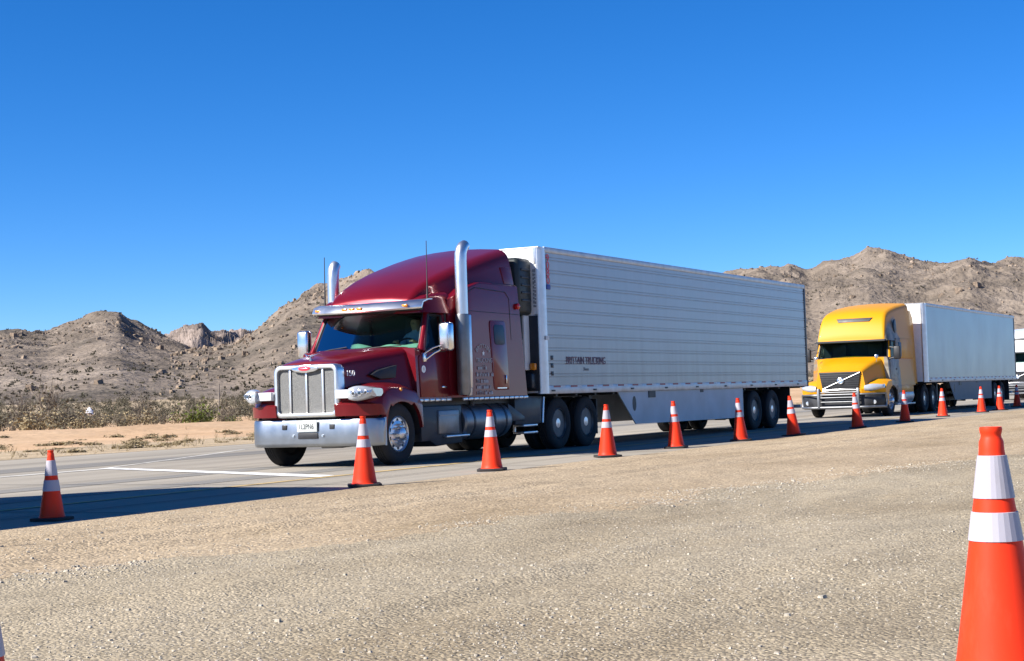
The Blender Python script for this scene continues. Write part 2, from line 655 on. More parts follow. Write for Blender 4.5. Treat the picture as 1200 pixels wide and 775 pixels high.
M['wheelpath'] = groundmat('dark wheel path', [(0.35, (0.15, 0.14, 0.125)), (0.5, (0.20, 0.187, 0.165)), (0.7, (0.26, 0.243, 0.215))],
                           0.9, (0.05, 1.0, 1), 45.0, 0.16, 0.25, 0.006, 0.85)
M['whiteline'] = groundmat('white road paint', [(0.35, (0.42, 0.41, 0.38)), (0.5, (0.72, 0.71, 0.68)), (0.7, (0.80, 0.79, 0.76))], 2.0, (1, 1, 1), 30, 0.12, 0.2, 0.004, 0.7)
M['fadedline'] = groundmat('faded road paint', [(0.35, (0.336, 0.312, 0.276)), (0.5, (0.516, 0.492, 0.432)), (0.7, (0.600, 0.576, 0.516))], 2.0, (1, 1, 1), 30, 0.12, 0.2, 0.004, 0.7)
M['yellowline'] = groundmat('faded yellow paint', [(0.35, (0.31, 0.24, 0.14)), (0.5, (0.46, 0.33, 0.15)), (0.7, (0.50, 0.36, 0.17))], 2.0, (1, 1, 1), 30, 0.12, 0.2, 0.004, 0.7)
M['joint'] = mat('tar joint', (0.04, 0.036, 0.032), 0.8)
M['pebble'] = mat('pale stone', (0.38, 0.335, 0.265), 0.9, 0, 0, 0.4, 40.0)


def sheet(name, pts, z, material):
    me = bpy.data.meshes.new(name)
    me.from_pydata([(x, y, z) for x, y in pts], [], [tuple(range(len(pts)))])
    me.materials.append(M[material])
    o = bpy.data.objects.new(name, me)
    C.objects.link(o)
    return kind(o, 'structure')


# the ground: one sheet to the horizon
sheet('ground', [(-7000, -7000), (7000, -7000), (7000, 7000), (-7000, 7000)], -0.35, 'desert')
# gravel lot with real unevenness
gx = np.concatenate([np.linspace(-60, -2, 40), np.linspace(-1.8, 40, 420), np.linspace(40.5, 260, 160)])
gy = np.concatenate([np.linspace(-40, -2, 20), np.linspace(-1.8, 11.25, 180)])
GX, GY = np.meshgrid(gx, gy)
edge = 0.35 * (fbm(GX * 0.35, GX * 0 + 3.3, 4, 5) - 0.5) * np.clip((GY - 8) / 3.2, 0, 1)
drop = np.clip((11.25 - GY) / 1.2, 0, 1)
GZ = drop * (0.012 + 0.055 * (fbm(GX * 0.22, GY * 0.5, 4, 3) - 0.42) + 0.022 * (fbm(GX * 1.7, GY * 2.2, 3, 9) - 0.5) * 2)
def windrow(x):
    return np.interp(x, [-60, 2, 8.4, 9.7, 11.4, 15.2, 18.4, 21, 60], [11, 9.2, 7.45, 6.8, 6.25, 5.95, 5.5, 4.6, 2.0]) + 0.12 * np.sin(x * 1.3)


ridge = np.exp(-((GY - windrow(GX)) / 0.35) ** 2)
for yr, wr, dr in ((9.05, 0.13, 0.022), (10.05, 0.12, 0.016), (8.3, 0.16, 0.014), (4.3, 0.16, 0.012), (2.6, 0.16, 0.012)):
    yy = yr + 0.22 * np.sin(GX * 0.13 + yr) - 0.015 * (GX - 12)
    GZ = GZ - dr * np.exp(-((GY - yy) / wr) ** 2) * (0.4 + 0.9 * fbm(GX * 0.5, GY * 0.2, 3, 71)) + 0.5 * dr * np.exp(-((GY - yy - 2.1 * wr) / (0.8 * wr)) ** 2) * drop
GZ = GZ + ridge * 0.035 * fbm(GX * 1.3, GY * 3, 3, 21) * drop + 0.012
lot = kind(gridmesh('gravel_lot', GX, GY + edge, GZ, [M['gravel'], M['dirt']]), 'structure')
gyc = GY[:-1, :-1] + 1.1 * (fbm(GX[:-1, :-1] * 0.6, GY[:-1, :-1] * 1.4, 4, 61) - 0.5) + rng.normal(0, 0.07, GX[:-1, :-1].shape)
lot.data.polygons.foreach_set('material_index', (gyc > windrow(GX[:-1, :-1])).astype(np.int32).ravel())
# road
sheet('road', [(-400, 10.6), (700, 10.6), (700, 28.2), (-400, 28.2)], 0.0, 'road')
sheet('wheel_path', [(-400, 14.6), (700, 14.6), (700, 15.25), (-400, 15.25)], 0.004, 'wheelpath')
sheet('wheel_path', [(-400, 16.5), (700, 16.5), (700, 17.2), (-400, 17.2)], 0.004, 'wheelpath')
sheet('wheel_path', [(-400, 21.9), (700, 21.9), (700, 23.4), (-400, 23.4)], 0.004, 'wheelpath')
sheet('edge_line', [(-400, 13.5), (700, 13.5), (700, 13.66), (-400, 13.66)], 0.006, 'yellowline')
sheet('edge_line', [(-60, 20.2), (21.4, 20.62), (21.4, 20.92), (-60, 20.5)], 0.006, 'fadedline')
sheet('edge_line', [(21.5, 20.80), (30.4, 24.6), (700, 25.2), (700, 25.32), (30.3, 24.72), (21.5, 20.92)], 0.006, 'fadedline')
sheet('stop_line', [(21.45, 20.93), (21.80, 20.93), (18.93, 13.68), (18.48, 13.68)], 0.009, 'whiteline')
for i in range(30):
    x = -20 + 4.6 * i
    sheet('road_joint', [(x, 11.3), (x + 0.035, 11.3), (x + 0.1, 20.2), (x + 0.065, 20.2)], 0.011, 'joint')
sheet('road_joint', [(-400, 12.35), (700, 12.35), (700, 12.38), (-400, 12.38)], 0.013, 'joint')

# desert floor beyond the road (rising gently to the hills)
def desert_z(X, Y):
    d = np.maximum(Y - 28.2, 0)
    u = np.clip(d / 8, 0, 1)
    z = u * (0.30 * (fbm(X * 0.05, Y * 0.06, 4, 41) - 0.45) + 0.10 * (fbm(X * 0.4, Y * 0.5, 3, 43) - 0.5))
    z += 0.42 * np.exp(-((Y - (47 + 2.2 * np.sin(X * 0.06))) / 2.6) ** 2) * (0.35 + 0.65 * fbm(X * 0.09, Y * 0.1, 3, 77))
    r = np.hypot(X, Y)
    z += 9.0 * np.clip((r - 170) / 330, 0, 1) ** 1.5
    return z


ang = np.radians(np.linspace(-14, 78, 620))
rr = np.concatenate([np.geomspace(28.6, 130, 170), np.geomspace(132, 520, 90)])
A_, Rr = np.meshgrid(ang, rr)
# rows are lines parallel to the road near it and arcs further out
DX = Rr * np.cos(A_) * 1.0
DY = np.maximum(Rr * np.sin(A_), 0)
dx = np.concatenate([np.linspace(-120, -10, 30), np.linspace(-5, 160, 320), np.linspace(163, 900, 130)])
dy = np.concatenate([np.linspace(28.1, 95, 200), np.linspace(96, 560, 90)])
DX, DY = np.meshgrid(dx, dy)
DZ = desert_z(DX, DY)
edge2 = 0.5 * (fbm(DX * 0.3, DX * 0 + 9.1, 4, 15) - 0.5) * np.clip((36 - DY) / 8, 0, 1)
me_d = gridmesh('desert_floor', DX, DY + edge2, DZ + 0.005, [M['desert'], M['verge']])
yc = DY[:-1, :-1] + 3.0 * (fbm(DX[:-1, :-1] * 0.25, DY[:-1, :-1] * 0.4, 4, 88) - 0.5)
me_d.data.polygons.foreach_set('material_index', ((yc < 34.5) | (yc > 92)).astype(np.int32).ravel())
kind(me_d, 'structure')

# ------------------------------------------------------------------ hills
def hillmat(name, a, b, c, dark, sc=0.02):
    m, t, bs = newmat(name)
    bs.inputs['Roughness'].default_value = 0.95
    bs.inputs['Specular IOR Level'].default_value = 0.1
    tc = t.nodes.new('ShaderNodeTexCoord')
    n1 = t.nodes.new('ShaderNodeTexNoise')
    n1.inputs['Scale'].default_value = sc
    n1.inputs['Detail'].default_value = 10
    n1.inputs['Roughness'].default_value = 0.68
    t.links.new(tc.outputs['Object'], n1.inputs['Vector'])
    col = clamp_ramp(t, n1.outputs['Fac'], [(0.34, dark), (0.45, a), (0.55, b), (0.68, c)])
    vo = t.nodes.new('ShaderNodeTexVoronoi')
    vo.inputs['Scale'].default_value = 0.16
    t.links.new(tc.outputs['Object'], vo.inputs['Vector'])
    vc = t.nodes.new('ShaderNodeSeparateColor')
    t.links.new(vo.outputs['Color'], vc.inputs[0])
    g2 = t.nodes.new('ShaderNodeMapRange')
    g2.inputs['To Min'].default_value = 0.78
    g2.inputs['To Max'].default_value = 1.2
    t.links.new(vc.outputs[0], g2.inputs['Value'])
    m2 = t.nodes.new('ShaderNodeVectorMath')
    m2.operation = 'MULTIPLY'
    t.links.new(col, m2.inputs[0])
    t.links.new(g2.outputs[0], m2.inputs[1])
    t.links.new(m2.outputs[0], bs.inputs['Base Color'])
    n2 = t.nodes.new('ShaderNodeTexNoise')
    n2.inputs['Scale'].default_value = 0.5
    n2.inputs['Detail'].default_value = 8
    t.links.new(tc.outputs['Object'], n2.inputs['Vector'])
    bp = t.nodes.new('ShaderNodeBump')
    bp.inputs['Strength'].default_value = 0.8
    bp.inputs['Distance'].default_value = 1.7
    t.links.new(n2.outputs['Fac'], bp.inputs['Height'])
    t.links.new(bp.outputs[0], bs.inputs['Normal'])
    return m


M['hill'] = hillmat('rocky hillside', (0.163, 0.132, 0.103), (0.202, 0.163, 0.128), (0.24, 0.196, 0.155), (0.095, 0.081, 0.065))
M['crag'] = hillmat('pale crag', (0.20, 0.16, 0.135), (0.26, 0.21, 0.18), (0.31, 0.255, 0.22), (0.13, 0.105, 0.09), 0.012)
RIDGE = {
 'A': [(55.7, 2.13), (51.75, 2.64), (49.26, 2.83), (47.55, 2.96), (46.69, 3.0), (45.96, 3.02), (45.37, 3.28), (44.63, 3.48), (44.03, 3.56), (43.44, 3.52), (42.99, 3.18), (42.4, 2.82), (41.8, 2.56), (41.2, 2.27), (40.6, 1.91), (38.61, 1.1), (36.77, 0.1)],
 'B': [(44.99, 0.12), (43.79, 0.79), (42.58, 1.59), (41.66, 2.18), (40.43, 2.34), (39.35, 2.5), (38.57, 2.92), (37.93, 3.41), (37.3, 3.96), (36.82, 4.26), (36.28, 4.47), (35.87, 4.49), (35.39, 4.73), (34.6, 4.84), (33.49, 4.69), (31.6, 4.06), (29.09, 3.03), (25.94, 1.96), (22.81, 0.9), (19.72, 0.01)],
 'C': [(43.17, 1.85), (41.95, 2.44), (41.43, 2.8), (41.18, 2.98), (40.88, 3.04), (40.51, 3.0), (40.21, 2.77), (39.75, 2.79), (39.25, 2.75), (38.57, 2.79), (37.65, 2.49), (35.48, 1.64)],
 'D': [(30.45, 0.36), (27.87, 1.39), (25.92, 2.44), (23.99, 3.32), (22.07, 4.04), (21.11, 4.37), (20.2, 4.55), (19.39, 4.61), (18.82, 4.72), (18.12, 4.52), (17.47, 4.66), (16.58, 4.76), (15.96, 5.0), (15.24, 4.99), (14.65, 4.74), (13.88, 4.47), (12.93, 4.5), (12.4, 4.58), (11.74, 4.43), (11.3, 4.52), (10.97, 4.61), (10.54, 4.56), (8.85, 4.28), (6.38, 3.83), (3.75, 3.08), (0.05, 1.45)]}


def hill(key, r0, R1, material, seed, rough=1.0, power=1.15, nr=190, step=0.045):
    tab = sorted(RIDGE[key])
    ta = np.array([p[0] for p in tab])
    te = np.array([p[1] for p in tab])
    az = np.arange(ta[0], ta[-1], step)
    el = np.interp(az, ta, te) - {'A': 0.10, 'B': 0.30, 'C': 0.05, 'D': 0.30}[key]
    k = np.ones(7) / 7
    el = 0.5 * el + 0.5 * np.convolve(np.pad(el, 3, mode='edge'), k, 'valid')
    Rz = R1 * (1 + 0.10 * np.sin(az * 0.55 + seed) + 0.06 * np.sin(az * 1.7 + seed * 2))
    Hz = 1.1 + Rz * np.tan(np.radians(el))
    t = np.concatenate([np.linspace(0, 1.0, nr), np.linspace(1.006, 1.35, 50)])
    AZ, T = np.meshgrid(np.radians(az), t)
    RR = r0 + (Rz - r0)[None, :] * T
    X = RR * np.cos(AZ)
    Y = RR * np.sin(AZ)
    base = 9.0 * np.clip((RR - 170) / 330, 0, 1) ** 1.5 - 0.8
    up = np.where(T <= 1, np.clip(T, 0, 1) ** power, 1 - (np.clip(T - 1, 0, 1) * 2.2) ** 1.3)
    H = np.maximum(Hz - 8.2, 0.5)[None, :]
    Z = base + H * up
    # gullies and spurs running down the slope, boulder piles, ledges
    wrm = 26 * (fbm(X / 90, Y / 90, 3, seed + 5) - 0.5)
    gul = fbm((X + wrm) / 110, (Y + wrm) / 110, 5, seed, 0.52, True) - 0.62
    fade = np.clip(T * 3, 0, 1) * np.clip(1.0 - 0.85 * np.exp(-((T - 1) / 0.05) ** 2), 0, 1)
    Z = Z + gul * H * 0.42 * fade * rough
    rocks = fbm(X / 14, Y / 14, 4, seed + 60, 0.6) - 0.5
    ledge = np.abs(fbm(X / 34, Y / 34, 4, seed + 90, 0.6) - 0.5)
    amp = np.clip(T * 1.6, 0.1, 1) * np.clip((H / 40), 0.25, 1.1)
    fine = fbm(X / 6.5, Y / 6.5, 3, seed + 140, 0.6) - 0.5
    Z = Z + fine * 3.4 * amp * np.clip(T * 2, 0, 1) * {'A': 0.25, 'B': 0.85, 'C': 0.8, 'D': 0.35}[key]
    Z = Z + (rocks * 3.4 + ledge * 4.2) * amp * rough * np.clip(T * 2, 0, 1)
    # a steep slope still meets its ridge line
    return gridmesh('rocky_hill', X, Y, Z, M[material]), X, Y, Z


hillC, _, _, _ = hill('C', 1500, 2700, 'crag', 31, 1.5, 1.6, 120, 0.025)
hillA, XA, YA, ZA = hill('A', 300, 820, 'hill', 3)
hillB, XB, YB, ZB = hill('B', 290, 700, 'hill', 14)
hillD, XD, YD, ZD = hill('D', 330, 900, 'hill', 23)
for h_ in (hillA, hillB, hillC, hillD):
    kind(h_, 'structure')

# ------------------------------------------------------------------ vegetation meshes
def leafmat(name, c0, c1):
    m, t, b = newmat(name)
    b.inputs['Roughness'].default_value = 0.8
    b.inputs['Specular IOR Level'].default_value = 0.15
    g = t.nodes.new('ShaderNodeTexCoord')
    n = t.nodes.new('ShaderNodeTexNoise')
    n.inputs['Scale'].default_value = 4
    n.inputs['Detail'].default_value = 4
    t.links.new(g.outputs['Object'], n.inputs['Vector'])
    t.links.new(clamp_ramp(t, n.outputs['Fac'], [(0.35, c0), (0.65, c1)]), b.inputs['Base Color'])
    return m


M['twig'] = leafmat('grey twigs', (0.13, 0.105, 0.08), (0.22, 0.18, 0.14))
M['leaf_tan'] = leafmat('dry tan leaves', (0.22, 0.175, 0.10), (0.36, 0.285, 0.165))
M['leaf_grey'] = leafmat('grey olive leaves', (0.095, 0.084, 0.055), (0.165, 0.142, 0.095))
M['leaf_green'] = leafmat('olive green leaves', (0.07, 0.088, 0.016), (0.13, 0.15, 0.034))
M['leaf_dark'] = leafmat('dark scrub leaves', (0.062, 0.058, 0.036), (0.115, 0.10, 0.062))


def shrub_arrays(seed, nstem, nleaf, leaf, h=1.0, w=1.0, upright=0.5, twigw=0.012):
    """returns quads (N,4,3) and a material index (0 twig, 1 leaf) for a shrub of unit size"""
    g = np.random.default_rng(seed)
    quads, mi = [], []
    tips = []
    for i in range(nstem):
        a = g.uniform(0, 2 * PI)
        lean = g.uniform(0.15, 1.0) * (1.15 - upright)
        L = g.uniform(0.6, 1.0)
        p = np.array([0.08 * math.cos(a), 0.08 * math.sin(a), 0.0])
        d = np.array([math.cos(a) * lean, math.sin(a) * lean, 1.0 - 0.35 * lean])
        d /= np.linalg.norm(d)
        for s_ in range(4):
            q = p + d * L * 0.27
            side = np.cross(d, g.normal(size=3))
            side /= np.linalg.norm(side) + 1e-6
            w0 = twigw * (1 - s_ * 0.2)
            w1 = twigw * (0.8 - s_ * 0.2)
            quads.append([p - side * w0, p + side * w0, q + side * w1, q - side * w1])
            mi.append(0)
            if s_ >= 1:
                tips.append(q)
                for b_ in range(2):
                    dd = d + g.normal(size=3) * 0.65
                    dd /= np.linalg.norm(dd)
                    q2 = q + dd * L * g.uniform(0.14, 0.3)
                    quads.append([q - side * w1, q + side * w1, q2 + side * w1 * 0.5, q2 - side * w1 * 0.5])
                    mi.append(0)
                    tips.append(q2)
                    tips.append((q + q2) / 2)
            p = q
            d = d + g.normal(size=3) * 0.22
            d /= np.linalg.norm(d)
    tips = np.array(tips)
    for i in range(nleaf):
        c = tips[g.integers(len(tips))] * np.array([1.0, 1.0, g.uniform(0.35, 1.0)]) + g.normal(size=3) * 0.06
        u = g.normal(size=3)
        u /= np.linalg.norm(u)
        v = np.cross(u, g.normal(size=3))
        v /= np.linalg.norm(v)
        s1 = leaf * g.uniform(0.5, 1.2)
        s2 = s1 * g.uniform(0.35, 0.8)
        quads.append([c - u * s1, c + v * s2, c + u * s1, c - v * s2])
        mi.append(1)
    Q = np.array(quads)
    Q[..., 0] *= w
    Q[..., 1] *= w
    Q[..., 2] = np.maximum(Q[..., 2], 0.0) * h
    return Q, np.array(mi)


def merged(name, Qs, mis, mats):
    Q = np.concatenate(Qs)
    mi = np.concatenate(mis)
    co = Q.reshape(-1, 3)
    q = np.arange(len(co)).reshape(-1, 4)
    return quadmesh(name, co, q, mats, False, mi)


def place_quads(Q, x, y, z, s, sz, rot):
    c, s_ = math.cos(rot), math.sin(rot)
    P = Q.copy()
    P[..., 0] = (Q[..., 0] * c - Q[..., 1] * s_) * s + x
    P[..., 1] = (Q[..., 0] * s_ + Q[..., 1] * c) * s + y
    P[..., 2] = Q[..., 2] * sz + z
    return P


# scrub and boulders on the hillsides: nobody could count them
lows = [shrub_arrays(300 + i, 3, 26, 0.30, 1, 1, 0.3, 0.03) for i in range(4)]
Qs, ms = [], []
for X, Y, Z, n in ((XA, YA, ZA, 2600), (XB, YB, ZB, 2600), (XD, YD, ZD, 3000)):
    nr, nc = X.shape
    cl = fbm(X / 60, Y / 60, 4, 7)
    k = 0
    while k < n:
        i = int(rng.integers(2, nr - 52))
        j = int(rng.integers(0, nc))
        if cl[i, j] < rng.uniform(0.30, 0.62):
            continue
        k += 1
        Q, mi = lows[k % 4]
        s = rng.uniform(0.45, 1.05)
        Qs.append(place_quads(Q, X[i, j] + rng.normal() * 0.6, Y[i, j] + rng.normal() * 0.6, Z[i, j] - 0.15, s, s * rng.uniform(0.6, 1.0), rng.uniform(0, 6)))
        ms.append(mi)
kind(merged('hillside_scrub', Qs, ms, [M['twig'], M['leaf_dark']]), 'stuff')


def stone_arrays(n_variants=6, seed=5):
    out = []
    g = np.random.default_rng(seed)
    base = np.array([[-1, -1, -1], [1, -1, -1], [1, 1, -1], [-1, 1, -1], [-1, -1, 1], [1, -1, 1], [1, 1, 1], [-1, 1, 1]], float) * 0.58
    fc = np.array([[0, 3, 2, 1], [4, 5, 6, 7], [0, 1, 5, 4], [1, 2, 6, 5], [2, 3, 7, 6], [3, 0, 4, 7]])
    for i in range(n_variants):
        v = base * (1 + g.uniform(-0.35, 0.35, base.shape))
        v[4:, :2] *= g.uniform(0.5, 0.85)
        out.append(v[fc])
    return out


stones = stone_arrays()


def scatter_stones(name, xs, ys, zs, ss, material, seed=1, flat=0.6):
    g = np.random.default_rng(seed)
    n = len(xs)
    var = np.stack(stones)[g.integers(0, len(stones), n)]
    a = g.uniform(0, 2 * PI, n)
    c, s_ = np.cos(a)[:, None, None], np.sin(a)[:, None, None]
    S_ = ss[:, None, None]
    X = (var[..., 0] * c - var[..., 1] * s_) * S_ + xs[:, None, None]
    Y = (var[..., 0] * s_ + var[..., 1] * c) * S_ + ys[:, None, None]
    Z = var[..., 2] * S_ * flat + zs[:, None, None]
    co = np.stack([X, Y, Z], -1).reshape(-1, 3)
    return kind(quadmesh(name, co, np.arange(len(co)).reshape(-1, 4), M[material], False), 'stuff')


M['boulder'] = hillmat('boulder', (0.22, 0.165, 0.12), (0.27, 0.21, 0.155), (0.33, 0.26, 0.2), (0.15, 0.115, 0.085), 0.05)
bx, by, bz, bs = [], [], [], []
for X, Y, Z, n, lo in ((XA, YA, ZA, 900, 0.25), (XB, YB, ZB, 2000, 0.45), (XD, YD, ZD, 1100, 0.3)):
    nr, nc = X.shape
    i = np.clip((nr - 50) * rng.beta(3.0, 1.25, n), 2, nr - 50).astype(int)
    j = rng.integers(0, nc, n)
    bx.append(X[i, j]); by.append(Y[i, j]); bz.append(Z[i, j] + 0.2)
    bs.append(rng.gamma(1.8, 0.30, n) + 0.3)
scatter_stones('hillside_boulders', np.concatenate(bx), np.concatenate(by), np.concatenate(bz), np.concatenate(bs), 'boulder', 4, 0.85)

# far scrub flat between the sand and the hills
mids = [shrub_arrays(400 + i, 8, 170, 0.075, 1, 1, 0.4, 0.014) for i in range(6)]
Qs, ms = [], []
Q2, m2 = [], []
n = 0
while n < 2600:
    a = R_(rng.uniform(3, 60))
    r = rng.uniform(112, 430)
    x, y = r * math.cos(a), r * math.sin(a)
    if r < 190 and fbm(np.array([x / 7.0]), np.array([y / 7.0]), 2, 201)[0] < 0.45:
        continue
    if y < 78 or (a < R_(26) and rng.random() < 0.45):
        continue
    n += 1
    Q, mi = mids[n % 6]
    s = rng.uniform(0.6, 1.5) * (0.7 + 0.5 * (r / 430))
    z = float(desert_z(np.array([x]), np.array([y]))[0])
    P = place_quads(Q, x, y, z, s * 1.15, s * rng.uniform(0.75, 1.25), rng.uniform(0, 6))
    if fbm(np.array([x / 18]), np.array([y / 18]), 3, 123)[0] + 0.10 * rng.normal() > (0.38 if r > 150 else 0.50):
        Q2.append(P); m2.append(mi)
    else:
        Qs.append(P); ms.append(mi)
kind(merged('distant_scrub', Qs, ms, [M['twig'], M['leaf_grey']]), 'stuff')
kind(merged('distant_scrub', Q2, m2, [M['twig'], M['leaf_dark']]), 'stuff')


def shrub_mesh(name, seed, nstem, nleaf, leaf, leafm, **kw):
    Q, mi = shrub_arrays(seed, nstem, nleaf, leaf, **kw)
    o = merged(name, [Q], [mi], [M['twig'], M[leafm]])
    return o


protos = {
    'tan': [shrub_mesh('desert_shrub', 500 + i, 16, 650, 0.05, 'leaf_tan') for i in range(3)],
    'grey': [shrub_mesh('desert_shrub', 520 + i, 24, 520, 0.045, 'leaf_grey', upright=0.6) for i in range(3)],
    'green': [shrub_mesh('desert_shrub', 540 + i, 20, 620, 0.055, 'leaf_green', upright=0.45) for i in range(2)],
    'bare': [shrub_mesh('desert_shrub', 560 + i, 44, 160, 0.04, 'leaf_grey', upright=0.75, twigw=0.010) for i in range(2)],
}
used = set()


def shrub(kind_, i, x, y, w, h, label, group=None, rot=None):
    p = protos[kind_][i % len(protos[kind_])]
    if p.name in used:
        o = p.copy()
        C.objects.link(o)
    else:
        o = p
        used.add(p.name)
    z = float(desert_z(np.array([x]), np.array([y]))[0])
    o.location = (x, y, z - 0.03)
    o.scale = (w, w, h)
    o.rotation_euler = (0, 0, rng.uniform(0, 6) if rot is None else rot)
    for k in ('label', 'category', 'group'):
        if k in o:
            del o[k]
    return tag(o, label, 'shrub', group)


def at(px, depth):
    """a spot on the desert: bearing in degrees from the road's direction, distance from the camera"""
    return depth * math.cos(R_(px)), depth * math.sin(R_(px))


# bearings: 47.5 deg is the left edge of the view, 39 deg the bumper of the maroon truck
x, y = at(40.9, 78); shrub('green', 0, x, y, 1.45, 1.5, 'olive green rounded bush standing alone on the sand, left of the maroon truck')
x, y = at(40.35, 84); shrub('green', 1, x, y, 0.55, 0.6, 'small olive green bush touching the right side of the large green bush')
x, y = at(39.5, 78); shrub('green', 1, x, y, 0.7, 0.65, 'low dark green shrub on the sand just left of the maroon bumper')
x, y = at(45.25, 80); shrub('grey', 0, x, y, 2.0, 1.5, 'broad greyish brown bush in front of the white bag, on the edge of the sand')
x, y = at(44.6, 79); shrub('tan', 2, x, y, 1.3, 1.1, 'straw coloured bush just right of the broad greyish brown bush')
x, y = at(46.3, 82); shrub('tan', 0, x, y, 2.1, 1.5, 'wide tan bush near the left edge of the view, beyond the leftmost cone')
x, y = at(47.6, 92); shrub('grey', 1, x, y, 2.0, 1.7, 'dark brushy thicket shrub cut by the left edge of the photo')
x, y = at(46.0, 112); shrub('bare', 0, x, y, 3.0, 3.6, 'tallest bare grey mesquite bush rising above the scrub at left')
x, y = at(46.9, 118); shrub('bare', 1, x, y, 2.6, 2.9, 'bare grey mesquite bush left of the tallest one, against the hill')
x, y = at(42.7, 120); shrub('bare', 1, x, y, 2.3, 2.6, 'bare twiggy mesquite bush behind the scrub, midway to the maroon truck')
G1 = 'dry shrubs along the back of the sand'
k = 0
tries = 0
spots = []
while k < 46 and tries < 4000:
    tries += 1
    bdeg = rng.uniform(38.0, 48.4) if rng.random() < 0.8 else rng.uniform(5, 38)
    dep = rng.uniform(88, 120)
    x, y = at(bdeg, dep)
    if y < 62 or any((x - a) ** 2 + (y - b) ** 2 < 4.0 for a, b in spots):
        continue
    spots.append((x, y))
    kd = ('grey', 'tan', 'grey', 'bare', 'tan', 'grey', 'grey')[k % 7]
    s = rng.uniform(0.7, 1.5)
    shrub(kd, k, x, y, s, s * rng.uniform(0.75, 1.15) * (1.25 if kd == 'bare' else 1), 'dry brown desert shrub in the scrub line behind the strip of sand', G1)
    k += 1
G2 = 'low tufts on the sandy verge'
tuft = [shrub_mesh('grass_tuft', 600 + i, 12, 420, 0.13, 'leaf_tan', upright=0.35, twigw=0.02) for i in range(2)]
for k in range(46):
    bdeg = rng.uniform(38.4, 48.2) if k < 36 else rng.uniform(14, 38)
    dep = rng.uniform(41, 66)
    x, y = at(bdeg, dep)
    if y < 29.5:
        y = rng.uniform(29.5, 40)
    o = tuft[k] if k < 2 else tuft[k % 2].copy()
    if k >= 2:
        C.objects.link(o)
    s = rng.uniform(0.16, 0.40)
    o.location = (x, y, float(desert_z(np.array([x]), np.array([y]))[0]) - 0.02)
    o.scale = (s * 1.3, s * 1.3, s * 0.42)
    o.rotation_euler = (0, 0, rng.uniform(0, 6))
    tag(o, 'low dry tuft on the sandy verge beyond the road', 'tuft', G2)

# dry grass on the far verge
Qs, ms = [], []
gt = [shrub_arrays(700 + i, 7, 6, 0.05, 1, 1, 0.4, 0.03) for i in range(4)]
for k in range(1500):
    x = rng.uniform(-5, 190)
    y = 28.4 + abs(rng.normal()) * 3.2
    Q, mi = gt[k % 4]
    s = rng.uniform(0.10, 0.26)
    Qs.append(place_quads(Q, x, y, float(desert_z(np.array([x]), np.array([y]))[0]), s, s, rng.uniform(0, 6)))
    ms.append(mi * 0 + 1)
kind(merged('verge_grass', Qs, ms, [M['twig'], M['leaf_tan']]), 'stuff')

# white bag snagged in a bush, thin post
bag = B()
g = np.random.default_rng(9)
rings = []
for i in range(9):
    t = i / 8
    r = 0.21 * math.sin(PI * min(0.97, t + 0.06)) ** 0.7
    rings.append([Vector((r * (1 + 0.25 * g.normal()) * math.cos(q), r * (1 + 0.25 * g.normal()) * math.sin(q), t * 0.5 + 0.05 * g.normal() * math.sin(PI * t))) for q in np.linspace(0, 2 * PI, 11)[:-1]])
bag.loft(rings)
x, y = at(44.55, 90)
o = bag.build('plastic_bag', 'bag', None, (x, y, float(desert_z(np.array([x]), np.array([y]))[0]) + 0.75))
tag(o, 'crumpled white plastic bag snagged in the scrub at left', 'bag')
x, y = at(39.98, 118)
o = B().tube([(0, 0, 0), (0.05, 0, 2.9)], 0.05).build('wooden_post', 'wood', None, (x, y, float(desert_z(np.array([x]), np.array([y]))[0]) - 0.1))
tag(o, 'thin weathered wooden post standing in the scrub left of the maroon truck', 'post')

# loose stones on the lot
n = 32000
u = rng.uniform(0, 1, n)
dist = 4.4 + 13 * u ** 1.5
bearing = np.radians(29.2 + rng.uniform(-21, 21, n))
px_ = dist * np.cos(bearing)
py_ = dist * np.sin(bearing)
dens = fbm(px_ * 0.5, py_ * 1.2, 4, 33)
keep = (py_ < 11.0) & (dens > rng.uniform(0.30, 0.62, n))
px_, py_ = px_[keep], py_[keep]
ssz = rng.gamma(1.3, 0.0024, len(px_)) + 0.0030
from_x = np.interp(px_, gx, np.arange(len(gx)))
from_y = np.interp(py_, gy, np.arange(len(gy)))
pz = GZ[np.clip(np.round(from_y).astype(int), 0, len(gy) - 1), np.clip(np.round(from_x).astype(int), 0, len(gx) - 1)]
scatter_stones('loose_gravel', px_, py_, pz + ssz * 0.1, ssz, 'pebble', 8, 0.6)
# coarser windrow of pale stones
n = 5000
wx = rng.uniform(4, 26, n)
wy = windrow(wx) + rng.normal(0, 0.34, n)
ssz = (rng.gamma(1.6, 0.0042, n) + 0.004) * np.clip((fbm(wx * 0.8, wy * 1.5, 3, 51) - 0.33) * 4.0, 0.25, 1.0)
pz = GZ[np.clip(np.round(np.interp(wy, gy, np.arange(len(gy)))).astype(int), 0, len(gy) - 1), np.clip(np.round(np.interp(wx, gx, np.arange(len(gx)))).astype(int), 0, len(gx) - 1)]
scatter_stones('loose_gravel', wx, wy, pz, ssz, 'pebble', 18, 0.7)

# ================================================================== VEHICLES
def rr(hw, z0, z1, r, n=5):
    """rounded rectangle in (y, z)"""
    pts = []
    for cy, cz, a0 in ((hw - r, z1 - r, 0), (-hw + r, z1 - r, PI / 2), (-hw + r, z0 + r, PI), (hw - r, z0 + r, 1.5 * PI)):
        for i in range(n + 1):
            a = a0 + PI / 2 * i / n
            pts.append((cy + r * math.cos(a), cz + r * math.sin(a)))
    return pts


